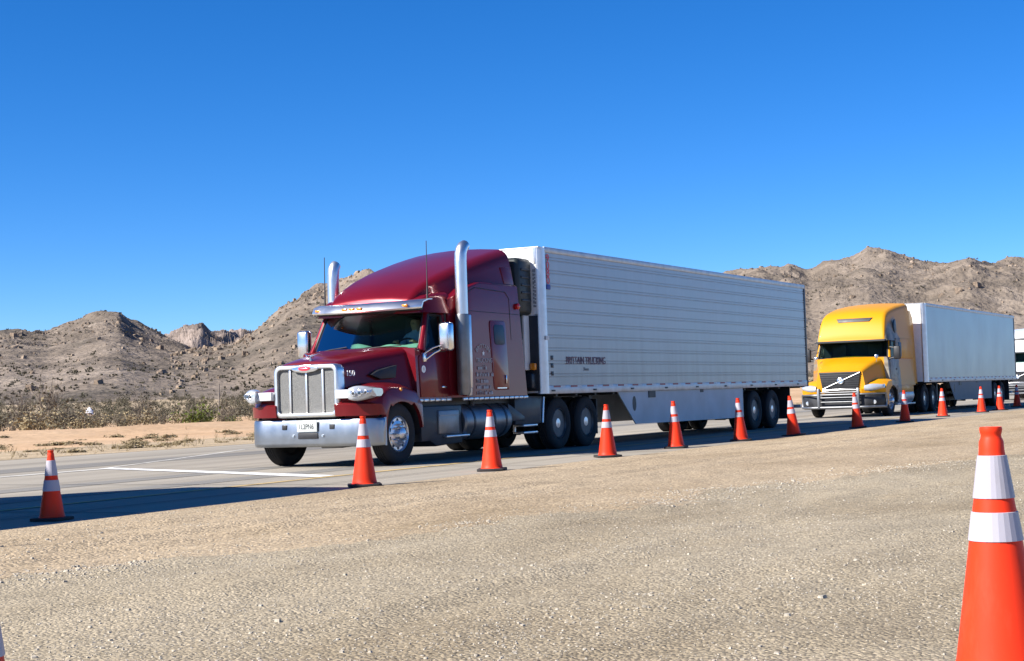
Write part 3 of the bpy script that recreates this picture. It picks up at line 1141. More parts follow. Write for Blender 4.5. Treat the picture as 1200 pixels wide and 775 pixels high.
def wheel(parent, x, side, yout, style, zc=0.53, R=0.53):
    """outer face of the tyre at |y| = yout on the given side (-1 faces the camera)"""
    k = R / 0.53
    def P(prof):
        return [(r * k, side * (yout - d)) for r, d in prof]
    b = B()
    if style == 'steer':
        b.lathe(P([(0.312, 0.05), (0.312, 0.03), (0.298, 0.018), (0.284, 0.03), (0.272, 0.062), (0.20, 0.040), (0.135, 0.028), (0.12, -0.01), (0.105, -0.055), (0.07, -0.075), (0.0, -0.08)]), 'y', (x, 0, zc), 40)
        for i in range(10):
            a = 2 * PI * i / 10
            px_, pz = x + 0.165 * k * math.cos(a), zc + 0.165 * k * math.sin(a)
            b.tube([(px_, side * (yout - 0.04), pz), (px_, side * (yout + 0.035), pz), (px_, side * (yout + 0.055), pz)], [0.019, 0.016, 0.005], 8)
        b.mi = 1
        for i in range(10):
            a = 2 * PI * (i + 0.5) / 10
            px_, pz = x + 0.238 * k * math.cos(a), zc + 0.238 * k * math.sin(a)
            b.tube([(px_, side * (yout - 0.07), pz), (px_, side * (yout - 0.047), pz)], 0.032, 12)
    else:
        b.lathe(P([(0.312, 0.05), (0.312, 0.03), (0.298, 0.018), (0.282, 0.045), (0.262, 0.155), (0.20, 0.172), (0.135, 0.165)]), 'y', (x, 0, zc), 40)
        b.mi = 2
        b.lathe(P([(0.12, 0.17), (0.115, 0.085), (0.095, 0.05), (0.0, 0.042)]), 'y', (x, 0, zc), 24)
        b.mi = 0
        for i in range(10):
            a = 2 * PI * i / 10
            px_, pz = x + 0.158 * k * math.cos(a), zc + 0.158 * k * math.sin(a)
            b.tube([(px_, side * (yout - 0.17), pz), (px_, side * (yout - 0.13), pz)], 0.017, 6)
        b.mi = 1
        for i in range(10):
            a = 2 * PI * (i + 0.5) / 10
            px_, pz = x + 0.228 * k * math.cos(a), zc + 0.228 * k * math.sin(a)
            b.tube([(px_, side * (yout - 0.18), pz), (px_, side * (yout - 0.1645), pz)], 0.026, 10)
    w = b.build('wheel', ['alu' if style == 'steer' else 'rim_steel', 'black', 'alu'], parent)
    t = B()
    prof = [(0.305, 0.06), (0.315, 0.022), (0.36, 0.006), (0.42, 0.0), (0.475, 0.010), (0.505, 0.028), (0.525, 0.05)]
    for g in (0.07, 0.12, 0.165, 0.21):
        prof += [(0.53, g - 0.012), (0.53, g), (0.516, g + 0.004), (0.516, g + 0.012), (0.53, g + 0.016)]
    prof += [(0.525, 0.25), (0.505, 0.27), (0.42, 0.298), (0.34, 0.29), (0.305, 0.24)]
    t.lathe(P(prof), 'y', (x, 0, zc), 48)
    t.build('tyre', 'tyre', w)
    return w


def axle_pair(parent, x, yout, style='drive', dual=True, zc=0.53):
    for s in (-1, 1):
        wheel(parent, x, s, yout, style, zc)
        if dual:
            wheel(parent, x, s, yout - 0.345, style, zc)


def arch_pts(cx, cz, r, a0, a1, n=18):
    return [(cx + r * math.cos(R_(a0 + (a1 - a0) * i / n)), cz + r * math.sin(R_(a0 + (a1 - a0) * i / n))) for i in range(n + 1)]


def grid_pane(b, fn, nu=12, nv=4):
    k = len(b.v)
    for j in range(nv + 1):
        for i in range(nu + 1):
            b.v.append(tuple(fn(i / nu, j / nv)))
    for j in range(nv):
        for i in range(nu):
            a = k + j * (nu + 1) + i
            b.f.append((a, a + 1, a + nu + 2, a + nu + 1))
            b.m.append(b.mi)


# ------------------------------------------------------------------ the maroon tractor
def maroon_tractor():
    T = thing('semi_truck', 'maroon long nosed semi truck with a tall chrome stack and chrome bumper', 'truck', (21.25, 15.85, 0))
    # bumper
    b = B()
    rings = []
    for y in np.linspace(-1.37, 1.37, 41):
        u = max(0, (abs(y) - 0.95) / 0.42)
        x = -0.03 + 0.26 * u ** 2.3
        rings.append([Vector((x + dx_, y, z)) for dx_, z in ((0.05, 0.355), (0.012, 0.375), (0, 0.42), (-0.012, 0.6), (0, 0.77), (0.012, 0.815), (0.05, 0.83), (0.09, 0.83), (0.09, 0.355))])
    b.loft(rings)
    bp = b.build('bumper', 'bumper', T, smooth=50)
    for y in (-0.50, 0.50):
        b = B()
        b.box(-0.05, -0.025, y - 0.05, y + 0.05, 0.655, 0.74, 0.008)
        b.build('tow_slot', 'black', bp)
    b = B()
    b.box(-0.055, -0.025, -0.21, 0.21, 0.495, 0.605, 0.012)
    b.build('tow_slot', 'black', bp)
    b = B().box(-0.075, -0.060, -0.21, 0.21, 0.615, 0.815, 0.006)
    pl = b.build('licence_plate', 'plate', bp)
    lettering('plate_lettering', '1L2PN6', 0.125, (-0.0775, 0.175, 0.665), (0, -1, 0), 'slate', bp, 0.002, sx=0.78)
    for y in (-0.31, 0.31):
        b = B()
        b.lathe([(0.022, -0.06), (0.022, -0.035)], 'x', (0, y, 0.55), 12)
        b.build('bumper_bolt', 'chrome', bp)
    # grille
    b = B()
    def fr(x, ins):
        return [Vector((x, y, z)) for y, z in rr(0.68 - ins, 0.855 + ins, 1.765 - ins, max(0.03, 0.13 - ins * 0.6), 5)]
    b.loft([fr(0.10, 0.0), fr(-0.05, 0.0), fr(-0.085, 0.018), fr(-0.092, 0.045), fr(-0.085, 0.075), fr(-0.03, 0.082)], False, False)
    gs = b.build('grille_surround', 'stack', T, smooth=60)
    b = B()
    b.prism(rr(0.63, 0.92, 1.70, 0.08), 'x', -0.035, 0.02)
    g = b.build('grille', 'grille', T)
    for y in (-0.345, 0.0, 0.345):
        b = B()
        b.box(-0.062, -0.030, y - 0.02, y + 0.02, 0.925, 1.695, 0.008)
        b.build('grille_bar', 'stack', g)
    b = B()
    b.prism([(0.22 * math.cos(a) * (1.25 if abs(math.cos(a)) > 0.7 else 1), 1.69 + 0.068 * math.sin(a)) for a in np.linspace(0, 2 * PI, 33)[:-1]], 'x', -0.098, -0.04, 0.008)
    b.build('emblem_plinth', 'chrome', gs)
    b = B()
    b.prism([(0.125 * math.cos(a), 1.697 + 0.040 * math.sin(a)) for a in np.linspace(0, 2 * PI, 33)[:-1]], 'x', -0.110, -0.095, 0.004)
    em = b.build('emblem', 'redletter', gs)
    b = B()
    b.box(-0.114, -0.108, -0.08, 0.08, 1.692, 1.703, 0.002)
    b.build('emblem_script', 'chrome', gs)
    # hood
    b = B()
    st = [(0.02, 0.675, 0.64, 0.86, 1.775, 0.12), (0.12, 0.69, 0.645, 0.86, 1.81, 0.13), (0.4, 0.78, 0.69, 0.88, 1.865, 0.14), (0.8, 0.92, 0.80, 0.95, 1.925, 0.15),
          (1.2, 1.08, 0.94, 1.02, 1.985, 0.15), (1.62, 1.22, 1.09, 1.10, 2.045, 0.14)]
    b.loft([ring(x, h0, h1, z0, z1, r, 0.035) for x, h0, h1, z0, z1, r in st])
    hood = b.build('hood', 'burgundy', T, smooth=50)
    # bird-like ornament: two swept wings on a post
    b = B()
    b.tube([(0.08, 0, 1.83), (0.07, 0, 1.90)], [0.02, 0.014], 8)
    b.tube([(-0.02, 0, 1.91), (0.06, 0, 1.905), (0.16, 0, 1.90)], [0.008, 0.024, 0.008], 8)
    for s in (-1, 1):
        b.tube([(0.05, 0, 1.90), (0.09, s * 0.09, 1.925), (0.14, s * 0.17, 1.955)], [0.018, 0.014, 0.004], 6)
    b.build('hood_ornament', 'chrome', T)
    # side intake
    for s in (-1, 1):
        def skew(x, y, z):
            return (x, y + s * (0.105 * (x - 0.9) / 0.3 - 0.04 + (1.6 - z) * 0.12), z)
        bb = B()
        bb.prism([(0.64, 1.56), (0.80, 1.635), (1.19, 1.72), (1.13, 1.50), (0.82, 1.48)], 'y', s * (0.995), s * 0.90, 0.012, skew)
        iv = bb.build('air_intake', 'black', T)
    lettering('unit_number', '150', 0.135, (0.10, -0.722, 1.545), (0.97, -0.24, 0), 'white', hood, 0.012)
    # fenders
    for s in (-1, 1):
        poly = [(-0.10, 0.87), (-0.13, 1.06), (-0.02, 1.12), (0.02, 1.27), (0.22, 1.37), (0.5, 1.42), (0.95, 1.42), (1.32, 1.34), (1.52, 1.12), (1.53, 0.62)]
        poly += arch_pts(0.83, 0.55, 0.635, 6, 176)
        poly += [(0.17, 0.87)]
        def bend(x, y, z):
            u = max(0.0, (abs(y) - 0.72) / 0.64)
            w = min(1, max(0, (0.55 - x) / 0.7))
            top = max(0, (abs(y) - 1.0) / 0.36)
            zz = z - (0.10 * top ** 2 if z > 1.1 else 0)
            return (x + 0.30 * u ** 2 * w, y, zz)
        b = B()
        ys = [0.62, 0.8, 1.0, 1.2, 1.30, 1.345, 1.36]
        ins = [0, 0, 0, 0, 0.004, 0.02, 0.045]
        rings = []
        cxm, czm = 0.75, 1.0
        for y, i_ in zip(ys, ins):
            r_ = []
            for q, (x, z) in enumerate(poly):
                xx, zz = x, z
                if q < 10:
                    dxn, dzn = cxm - x, czm - z
                    L = math.hypot(dxn, dzn)
                    xx, zz = x + dxn / L * i_, z + dzn / L * i_
                r_.append(Vector(bend(xx, s * y, zz)))
            rings.append(r_)
        b.loft(rings)
        f = b.build('fender', 'burgundy', T, smooth=40)
        b = B().lathe([(0.03, s * 1.35), (0.03, s * 1.372), (0.012, s * 1.385)], 'y', (0.80, 0, 1.29), 12)
        b.build('marker_lamp', 'amber', f)
        # lining of the wheel arch
        b = B()
        ap = arch_pts(0.83, 0.55, 0.632, -5, 185)
        b.loft([[Vector((x, s * y, z)) for x, z in ap] for y in (0.60, 1.30)], closed=False)
        b.build('arch_lining', 'black', f)
        # headlamp pod on an arm
        b = B()
        rings = []
        for t in np.linspace(0, 1, 13):
            y = 0.98 + 0.35 * t
            xc = -0.13 + 0.25 * t ** 1.7
            hx = 0.10 + 0.08 * t
            h0 = 0.128 * (0.72 + 0.28 * math.sin(PI * min(1, t * 1.1 + 0.1))) * (1 if t < 0.9 else 0.75)
            zc = 1.235 + 0.02 * t
            rings.append([Vector((xc + hx * math.copysign(abs(math.cos(a)) ** 0.55, math.cos(a)), s * y, zc + h0 * math.copysign(abs(math.sin(a)) ** 0.6, math.sin(a)))) for a in np.linspace(0, 2 * PI, 21)[:-1]])
        b.loft(rings)
        hl = b.build('headlight', 'lens', T, smooth=50)
        b = B()
        b.box(-0.16, 0.02, min(s * 0.68, s * 0.96), max(s * 0.66, s * 1.0), 1.165, 1.31, 0.02)
        b.build('headlight_arm', 'offwhite', hl)
        for q, (t, rad) in enumerate(((0.28, 0.052), (0.55, 0.058), (0.80, 0.045))):
            y = 0.98 + 0.35 * t
            xc = -0.13 + 0.25 * t ** 1.7 - (0.10 + 0.08 * t)
            b = B()
            b.lathe([(rad, 0.03), (rad, -0.006), (rad * 0.85, -0.010), (rad * 0.7, 0.012), (rad * 0.3, 0.018)], 'x', (xc, s * y, 1.237 + 0.02 * t), 18)
            b.build('lamp_bowl', 'chrome', hl)
            b = B()
            b.lathe([(rad * 0.42, 0.0), (rad * 0.36, -0.014), (0.0, -0.018)], 'x', (xc, s * y, 1.237 + 0.02 * t), 14)
            b.build('lamp_bulb', 'black' if q != 1 else 'glass_dark', hl)
    # cab lower shell
    b = B()
    b.loft([ring(x, 1.245, 1.215, 1.10, 2.02, 0.05) for x in (1.50, 2.0, 2.64)])
    b.build('cab_shell', 'burgundy', T, smooth=40)
    # back wall and roof lining of the cab
    b = B()
    b.box(2.56, 2.66, -1.19, 1.19, 1.98, 2.75)
    b.build('cab_back_wall', 'interior', T)
    for s in (-1, 1):
        b = B()
        b.box(2.50, 2.67, min(s * 1.10, s * 1.23), max(s * 1.10, s * 1.23), 1.98, 2.75, 0.02, lambda x, y, z: (x, y - s * 0.08 * (z - 2.0), z))
        b.build('rear_pillar', 'burgundy', T)
    def ws(u, v):
        y = (u - 0.5) * 2 * (1.155 - 0.09 * v)
        q = (abs(u - 0.5) * 2) ** 2
        return (1.40 + 0.33 * q + v * (0.40 - 0.06 * q), y, 2.02 + 0.68 * v - 0.02 * q)
    b = B()
    grid_pane(b, ws, 16, 4)
    wsh = b.build('windscreen', 'glass', T, smooth=80)
    b = B()
    edge_ = [ws(0, v) for v in np.linspace(0, 1, 5)] + [ws(u, 1) for u in np.linspace(0, 1, 17)[1:]] + [ws(1, v) for v in np.linspace(1, 0, 5)[1:]] + [ws(u, 0) for u in np.linspace(1, 0, 17)[1:]]
    b.tube(edge_, 0.028, 8)
    b.build('windscreen_seal', 'black', wsh)
    b = B()
    for u0, u1 in ((0.42, 0.12), (0.90, 0.58)):
        p0 = Vector(ws(u0 + (0.06 if u0 > 0.5 else 0.06), 0.0)) + Vector((-0.03, 0, 0.0))
        p1 = Vector(ws(u1, 0.10)) + Vector((-0.025, 0, 0))
        b.tube([p0, (p0 + p1) / 2 + Vector((-0.02, 0, 0.01)), p1], [0.014, 0.011, 0.008], 6)
    b.build('wiper', 'black', wsh)
    for s in (-1, 1):
        b = B()
        p = [Vector(ws(0.5 + s * 0.5, v)) + Vector((0.03, s * 0.03, 0)) for v in (-0.06, 0.25, 0.5, 0.75, 1.05)]
        b.tube(p, [0.075, 0.062, 0.058, 0.056, 0.06], 8)
        b.build('windscreen_pillar', 'burgundy', T, smooth=60)
    b = B()
    b.box(1.5, 2.62, -1.13, 1.13, 2.70, 2.76, 0.01, lambda x, y, z: (x + (0.33 * (y / 1.13) ** 2 * (2.62 - x) / 1.1), y, z))
    b.build('headliner', 'interior', T)
    # dash, wheel, seats
    b = B()
    b.box(1.55, 1.98, -1.1, 1.1, 1.90, 2.035, 0.03, lambda x, y, z: (x + (0.2 * (y / 1.1) ** 2 if x < 1.8 else 0), y, z))
    b.box(1.62, 1.85, 0.15, 0.50, 2.03, 2.06, 0.008)
    b.box(1.66, 1.86, -0.85, -0.45, 2.03, 2.055, 0.008)
    ds = b.build('dashboard', 'dash', T)
    b = B()
    rings = []
    for i, y in enumerate(np.linspace(-1.06, 1.06, 27)):
        q = (y / 1.1) ** 2
        hgt = 0.085 + 0.03 * math.sin(y * 5.0) + 0.022 * math.sin(y * 11 + 1) - 0.05 * q
        x0 = 1.52 + 0.30 * q
        rings.append([Vector((x0, y, 2.02)), Vector((x0 + 0.04, y, 2.02 + hgt * 0.7)), Vector((x0 + 0.12, y, 2.03 + hgt)), Vector((x0 + 0.30, y, 2.03 + hgt * 0.8)), Vector((x0 + 0.30, y, 2.02))])
    b.loft(rings)
    b.build('dash_cover', 'dash_cover', ds, smooth=60)
    b = B()
    b.box(1.56, 1.60, 0.38, 0.56, 2.12, 2.24, 0.01, lambda x, y, z: (x + (z - 2.1) * 0.4, y, z))
    b.build('windscreen_permit', 'offwhite', ds)
    b = B()
    b.tube([(2.04 + 0.10 * math.sin(a), -0.65 + 0.23 * math.cos(a), 2.02 + 0.2 * math.sin(a)) for a in np.linspace(0, 2 * PI, 25)], 0.017, 8, False)
    b.tube([(1.93, -0.65, 1.95), (2.04, -0.65, 2.02)], 0.03, 8)
    b.build('steering_wheel', 'black', T)
    for y in (-0.65, 0.65):
        b = B()
        b.box(2.2, 2.52, y - 0.26, y + 0.26, 2.0, 2.06, 0.02)
        b.box(2.46, 2.56, y - 0.26, y + 0.26, 2.02, 2.6, 0.03)
        b.build('seat', 'cloth', T)
    # doors
    for s in (-1, 1):
        b = B()
        b.prism([(1.60, 1.14), (2.50, 1.14), (2.50, 1.97), (1.74, 1.97), (1.60, 1.86)], 'y', s * 1.20, s * 1.262, 0.012, lambda x, y, z: (x, y - s * 0.03 * (z - 1.1), z))
        d = b.build('door', 'burgundy', T)
        wy = lambda z: s * (1.225 - 0.115 * (z - 1.95))
        wp = [(1.80, 1.965), (2.47, 1.965), (2.48, 2.62), (2.06, 2.62)]
        b = B()
        b.add([(x, wy(z), z) for x, z in wp], [(0, 1, 2, 3)])
        b.build('door_window', 'glass_side', d)
        b = B()
        b.tube([(x, wy(z), z) for x, z in wp + [wp[0]]], 0.026, 8)
        b.build('window_frame', 'black', d)
        b = B().box(2.30, 2.45, min(s * 1.25, s * 1.275), max(s * 1.25, s * 1.275), 1.30, 1.335, 0.008)
        b.build('handle', 'chrome', d)
        b = B().lathe([(0.065, s * 1.235), (0.065, s * 1.252)], 'y', (1.72, 0, 1.64), 20)
        b.build('door_badge', 'white', d)
        b = B().box(1.714, 1.732, min(s * 1.252, s * 1.256), max(s * 1.252, s * 1.256), 1.615, 1.67)
        b.build('badge_mark', 'greytext', d)
        # mirrors
        b = B()
        b.box(1.93, 2.09, min(s * 1.43, s * 1.69), max(s * 1.43, s * 1.69), 1.95, 2.46, 0.05)
        mi = b.build('mirror', 'chrome', T, smooth=60)
        b = B()
        b.tube([(1.78, s * 1.24, 1.80), (1.90, s * 1.36, 1.92), (2.01, s * 1.46, 1.99)], 0.02, 8)
        b.tube([(1.72, s * 1.24, 1.90), (1.86, s * 1.36, 2.01), (1.98, s * 1.46, 2.06)], 0.014, 8)
        b.box(1.70, 1.80, min(s * 1.22, s * 1.275), max(s * 1.22, s * 1.275), 1.77, 1.92, 0.01)
        b.build('mirror_arm', 'chrome', mi)
    # sleeper
    def lean(y, z):
        return 0.0
    b = B()
    rings = []
    for x in (2.62, 2.78, 2.98, 3.3, 3.6, 4.4, 5.05):
        rings.append(ring(x, min(1.36, 1.235 + (x - 2.62) * 0.35), min(1.35, 1.225 + (x - 2.62) * 0.35), 1.12, float(np.interp(x, [2.62, 2.78, 2.98, 3.6], [2.92, 3.0, 3.12, 3.27])), 0.03, 0, 3, lambda y, z, x=x: (3.27 - z) * 0.125 * (x - 2.62) / 2.43))
    b.loft(rings)
    sl = b.build('sleeper', 'burgundy', T, smooth=40)
    sx = lambda x, z: x + (3.27 - z) * 0.125 * (x - 2.62) / 2.43
    for s in (-1, 1):
        b = B()
        hp = [(y + 4.20, z) for y, z in rr(0.30, 1.24, 2.56, 0.07, 4)]
        b.prism(hp, 'y', s * 1.350, s * 1.368, 0.006, lambda x, y, z: (x + (2.56 - z) * 0.08, y, z))
        hd = b.build('luggage_door', 'burgundy', T)
        b = B()
        b.prism([(y + 4.23, z) for y, z in rr(0.20, 2.10, 2.48, 0.08, 4)], 'y', s * 1.366, s * 1.376, 0.004, lambda x, y, z: (x + (2.56 - z) * 0.08, y, z))
        b.build('sleeper_window', 'glass_dark', hd)
        b = B()
        b.box(4.45, 4.475, min(s * 1.366, s * 1.39), max(s * 1.366, s * 1.39), 1.36, 1.52, 0.006)
        b.box(4.12, 4.48, min(s * 1.366, s * 1.376), max(s * 1.366, s * 1.376), 1.265, 1.285)
        b.build('handle', 'chrome', hd)
        b = B()
        b.tube([(3.05, s * 1.352, 1.2), (3.05, s * 1.352, 2.85), (3.12, s * 1.352, 3.05), (3.4, s * 1.352, 3.16), (4.55, s * 1.352, 3.12), (4.70, s * 1.352, 3.0), (4.74, s * 1.353, 2.2)], 0.008, 6)
        b.build('panel_seam', 'black', sl)
        b = B()
        b.tube([(2.9, s * 1.352, 2.72), (5.10, s * 1.352, 2.70)], 0.006, 6)
        b.build('panel_seam', 'black', sl)
        b = B().lathe([(0.06, s * 1.33), (0.06, s * 1.40), (0.03, s * 1.42)], 'y', (5.0, 0, 2.86), 16)
        b.build('side_lamp', 'redlens', sl)
        b = B()
        for i in range(20):
            x0 = 1.53 + i * 0.192
            yy = 1.25 if x0 < 2.62 else 1.368
            if 2.5 < x0 < 2.7:
                continue
            b.box(x0, x0 + 0.165, min(s * yy, s * (yy - 0.05)), max(s * yy, s * (yy - 0.05)), 1.06, 1.115, 0.012)
        b.build('sill_trim', 'alu', T)
    # sign-writing on the sleeper: arched line, star dot, then rows
    lettering('door_lettering', 'BRITTAIN', 0.115, (3.62, -1.366, 2.03), (1, 0, 0), 'lettering', sl, 0.004, 'CENTER', 1.0, 0.33)
    lettering('door_lettering', 'TRUCKING', 0.12, (3.66, -1.367, 1.76), (1, 0, 0), 'lettering', sl, 0.004, 'CENTER')
    b = B()
    b.prism([(3.64 + (0.055 if i % 2 == 0 else 0.024) * math.sin(2 * PI * i / 10), 1.93 + (0.055 if i % 2 == 0 else 0.024) * math.cos(2 * PI * i / 10)) for i in range(10)], 'y', -1.366, -1.358)
    b.build('star_mark', 'white', sl)
    b = B()
    gg = random.Random(4)
    for z, w in ((1.63, 0.36), (1.50, 0.60), (1.38, 0.46), (1.27, 0.52), (1.16, 0.58)):
        x = 3.36
        while x < 3.36 + w:
            cw = gg.uniform(0.03, 0.055)
            if gg.random() > 0.12:
                h_ = gg.choice((0.06, 0.075))
                b.box(x, x + 0.012, -1.372, -1.362, z, z + h_)
                b.box(x + 0.013, x + cw, -1.372, -1.362, z + gg.choice((0, h_ - 0.016)), z + h_ * 0.5 + 0.016)
            x += cw + 0.014
    b.build('door_lettering', 'lettering', sl)
    # roof fairing
    b = B()
    st = [(1.90, 0.98, 0.88, 2.88, 0.08), (1.96, 1.00, 0.90, 2.96, 0.11), (2.12, 1.06, 0.94, 3.10, 0.15), (2.4, 1.15, 0.99, 3.24, 0.19), (2.75, 1.26, 1.05, 3.385, 0.23), (3.15, 1.325, 1.10, 3.52, 0.26),
          (3.6, 1.335, 1.14, 3.655, 0.28), (4.2, 1.34, 1.17, 3.82, 0.30), (4.7, 1.34, 1.185, 3.94, 0.30), (5.06, 1.34, 1.19, 4.02, 0.30)]
    b.loft([ring(x, h0, h1, 2.74, z1, r, 0.05, 6) for x, h0, h1, z1, r in st])
    rf = b.build('roof_fairing', 'burgundy', T, smooth=60)
    b = B()
    b.loft([ring(x, h0, h1, 2.66, z1, r, 0.02, 5) for x, h0, h1, z1, r in ((1.86, 1.13, 1.06, 2.80, 0.06), (1.96, 1.17, 1.10, 2.90, 0.09), (2.15, 1.21, 1.14, 2.98, 0.12), (2.42, 1.245, 1.18, 3.03, 0.13), (2.72, 1.265, 1.20, 3.06, 0.13))])
    b.build('cab_roof', 'burgundy', T, smooth=60)
    for s in (-1, 1):
        b = B()
        b.prism([(4.72, 3.30), (5.10, 3.29), (5.09, 3.66), (4.66, 3.62)], 'y', s * 1.30, s * 1.352, 0.010, lambda x, y, z: (x, y - s * 0.168 * (z - 2.74), z))
        b.build('side_extender', 'burgundy', rf)
        b = B().tube([(2.10, s * 1.13, 2.9), (2.11, s * 1.13, 3.3), (2.12, s * 1.13, 3.96 if s < 0 else 3.82)], [0.02, 0.011, 0.008], 6)
        b.build('antenna', 'black', T)
    # visor
    b = B()
    rings = []
    for y in np.linspace(-1.20, 1.20, 25):
        q = (abs(y) / 1.2) ** 2
        x = 1.36 + 0.46 * q
        dz = 0.045 * q + 0.01
        rings.append([Vector((x + a, y, z + dz)) for a, z in ((-0.02, 2.675), (-0.035, 2.70), (0.02, 2.80), (0.20, 2.855), (0.34, 2.86), (0.34, 2.845), (0.20, 2.835), (0.04, 2.785), (-0.005, 2.70))])
    b.loft(rings)
    vi = b.build('sun_visor', 'stack', T, smooth=50)
    for y in (-0.95, -0.16, 0.0, 0.16, 0.95):
        q = (abs(y) / 1.2) ** 2
        b = B().box(1.36 + 0.46 * q - 0.04, 1.36 + 0.46 * q + 0.02, y - 0.055, y + 0.055, 2.735 + 0.045 * q, 2.775 + 0.045 * q, 0.012)
        b.build('marker_lamp', 'amber', vi)
    # exhaust stacks
    for s in (-1, 1):
        y = s * 1.43
        dz = 0.05 if s < 0 else 0.22
        bend_ = 1.0 if s < 0 else 0.55
        b = B()
        b.tube([(2.80, y, 2.62), (2.80, y, 3.66 - dz), (2.81, y, 3.79 - dz), (2.81 + 0.03 * bend_, y, 3.87 - dz), (2.81 + 0.09 * bend_, y, 3.93 - dz), (2.81 + 0.16 * bend_, y, 3.965 - dz)], [0.112, 0.112, 0.112, 0.112, 0.108, 0.10], 20, False)
        b.mi = 1
        b.tube([(2.81 + 0.075 * bend_, y, 3.917 - dz), (2.81 + 0.145 * bend_, y, 3.953 - dz)], [0.104, 0.098], 20)
        sk = b.build('exhaust_stack', ['stack', 'black'], T, smooth=60)
        b = B()
        b.tube([(2.79, y, 1.16), (2.79, y, 1.22), (2.79, y, 2.60), (2.79, y, 2.64)], [0.10, 0.124, 0.124, 0.116], 20)
        b.build('heat_shield', 'alu_tank', sk, smooth=60)
        b = B()
        b.box(2.985, 3.085, min(y - 0.03, y + 0.05), max(y - 0.03, y + 0.05), 1.28, 2.64, 0.02)
        b.box(2.95, 3.06, min(y - 0.02, y + 0.05), max(y - 0.02, y + 0.05), 1.14, 1.68, 0.012)
        b.build('grab_rail', 'alu', T, smooth=60)
    # lower equipment
    b = B()
    for s in (-1, 1):
        b.box(0.15, 8.95, min(s * 0.38, s * 0.50), max(s * 0.38, s * 0.50), 0.66, 0.95)
    b.box(0.3, 1.7, -0.45, 0.45, 0.48, 1.05, 0.05)
    b.box(1.7, 3.0, -0.3, 0.3, 0.42, 0.95, 0.08)
    b.box(1.55, 5.2, -1.1, 1.1, 0.97, 1.12)
    b.box(5.1, 8.9, -0.5, 0.5, 0.85, 0.94)
    for x in (0.83, 6.80, 8.08):
        b.tube([(x, -1.0, 0.53), (x, 1.0, 0.53)], 0.10, 10)
        b.box(x - 0.2, x + 0.2, -0.22, 0.22, 0.36, 0.72, 0.06)
    b.tube([(3.0, 0, 0.62), (6.7, 0, 0.55)], 0.06, 10)
    b.box(6.75, 8.0, -0.55, 0.55, 0.95, 1.10, 0.03)
    for s in (-1, 1):
        b.box(8.55, 8.58, min(s * 0.62, s * 1.28), max(s * 0.62, s * 1.28), 0.25, 1.0)
        b.box(6.2, 8.6, min(s * 0.55, s * 0.6), max(s * 0.55, s * 0.6), 0.35, 1.05)
    b.build('chassis', 'black', T)
    for s in (-1, 1):
        lo, hi = min(s * 0.75, s * 1.27), max(s * 0.75, s * 1.27)
        b = B()
        b.prism([(1.56, 0.36), (1.56, 0.98), (2.95, 0.98), (2.95, 0.30), (2.05, 0.26), (1.85, 0.36)], 'y', lo, hi, 0.03)
        b.build('side_skirt', 'slate', T)
        b = B()
        b.box(2.10, 2.80, min(s * 1.0, s * 1.305), max(s * 1.0, s * 1.305), 0.47, 0.90, 0.025)
        b.box(2.12, 2.78, min(s * 1.302, s * 1.315), max(s * 1.302, s * 1.315), 0.80, 0.815)
        b.build('battery_box', 'alu_tank', T)
        b = B()
        b.box(2.30, 3.10, min(s * 1.22, s * 1.34), max(s * 1.22, s * 1.34), 0.405, 0.445, 0.01)
        b.build('step', 'alu', T)
        b = B()
        b.lathe([(0.30, 2.97), (0.335, 3.0), (0.335, 4.62), (0.325, 4.68), (0.27, 4.80), (0.12, 4.9), (0.0, 4.92)], 'x', (0, s * 1.02, 0.665), 32)
        tk = b.build('fuel_tank', 'alu_tank', T)
        for x in (3.25, 4.0, 4.45):
            b = B()
            b.lathe([(0.337, x), (0.342, x), (0.342, x + 0.06), (0.337, x + 0.06)], 'x', (0, s * 1.02, 0.665), 32)
            b.build('tank_strap', 'slate', tk)
        b = B()
        b.lathe([(0.0, 0), (0.055, 0), (0.055, 0.09), (0.0, 0.09)], 'z', (3.55, s * 1.12, 0.96), 14)
        b.build('filler_cap', 'black', tk)
        b = B()
        b.prism([(4.75, 0.98), (5.42, 0.70), (5.40, 0.62), (4.75, 0.62)], 'y', s * 0.8, s * 1.24, 0.02)
        b.prism([(5.05, 0.55), (5.05, 1.10), (6.20, 1.10), (6.12, 0.55)], 'y', s * 0.9, s * 1.22, 0.012)
        qp = b.build('chassis_fairing', 'slate', T)
        b = B()
        b.tube([(6.17, s * 1.225, 0.56), (6.245, s * 1.225, 1.08)], 0.022, 8)
        b.build('fairing_edge', 'alu', qp)
        b = B()
        for z in (0.36, 0.50):
            b.box(5.30, 5.88, min(s * 1.02, s * 1.27), max(s * 1.02, s * 1.27), z, z + 0.045, 0.008)
        b.box(5.33, 5.38, min(s * 1.0, s * 1.04), max(s * 1.0, s * 1.04), 0.36, 0.7)
        b.build('step', 'alu', T)
    for s in (-1, 1):
        wheel(T, 0.83, s, 1.30, 'steer')
    for x in (6.80, 8.08):
        axle_pair(T, x, 1.30)
    return T


maroon = maroon_tractor()


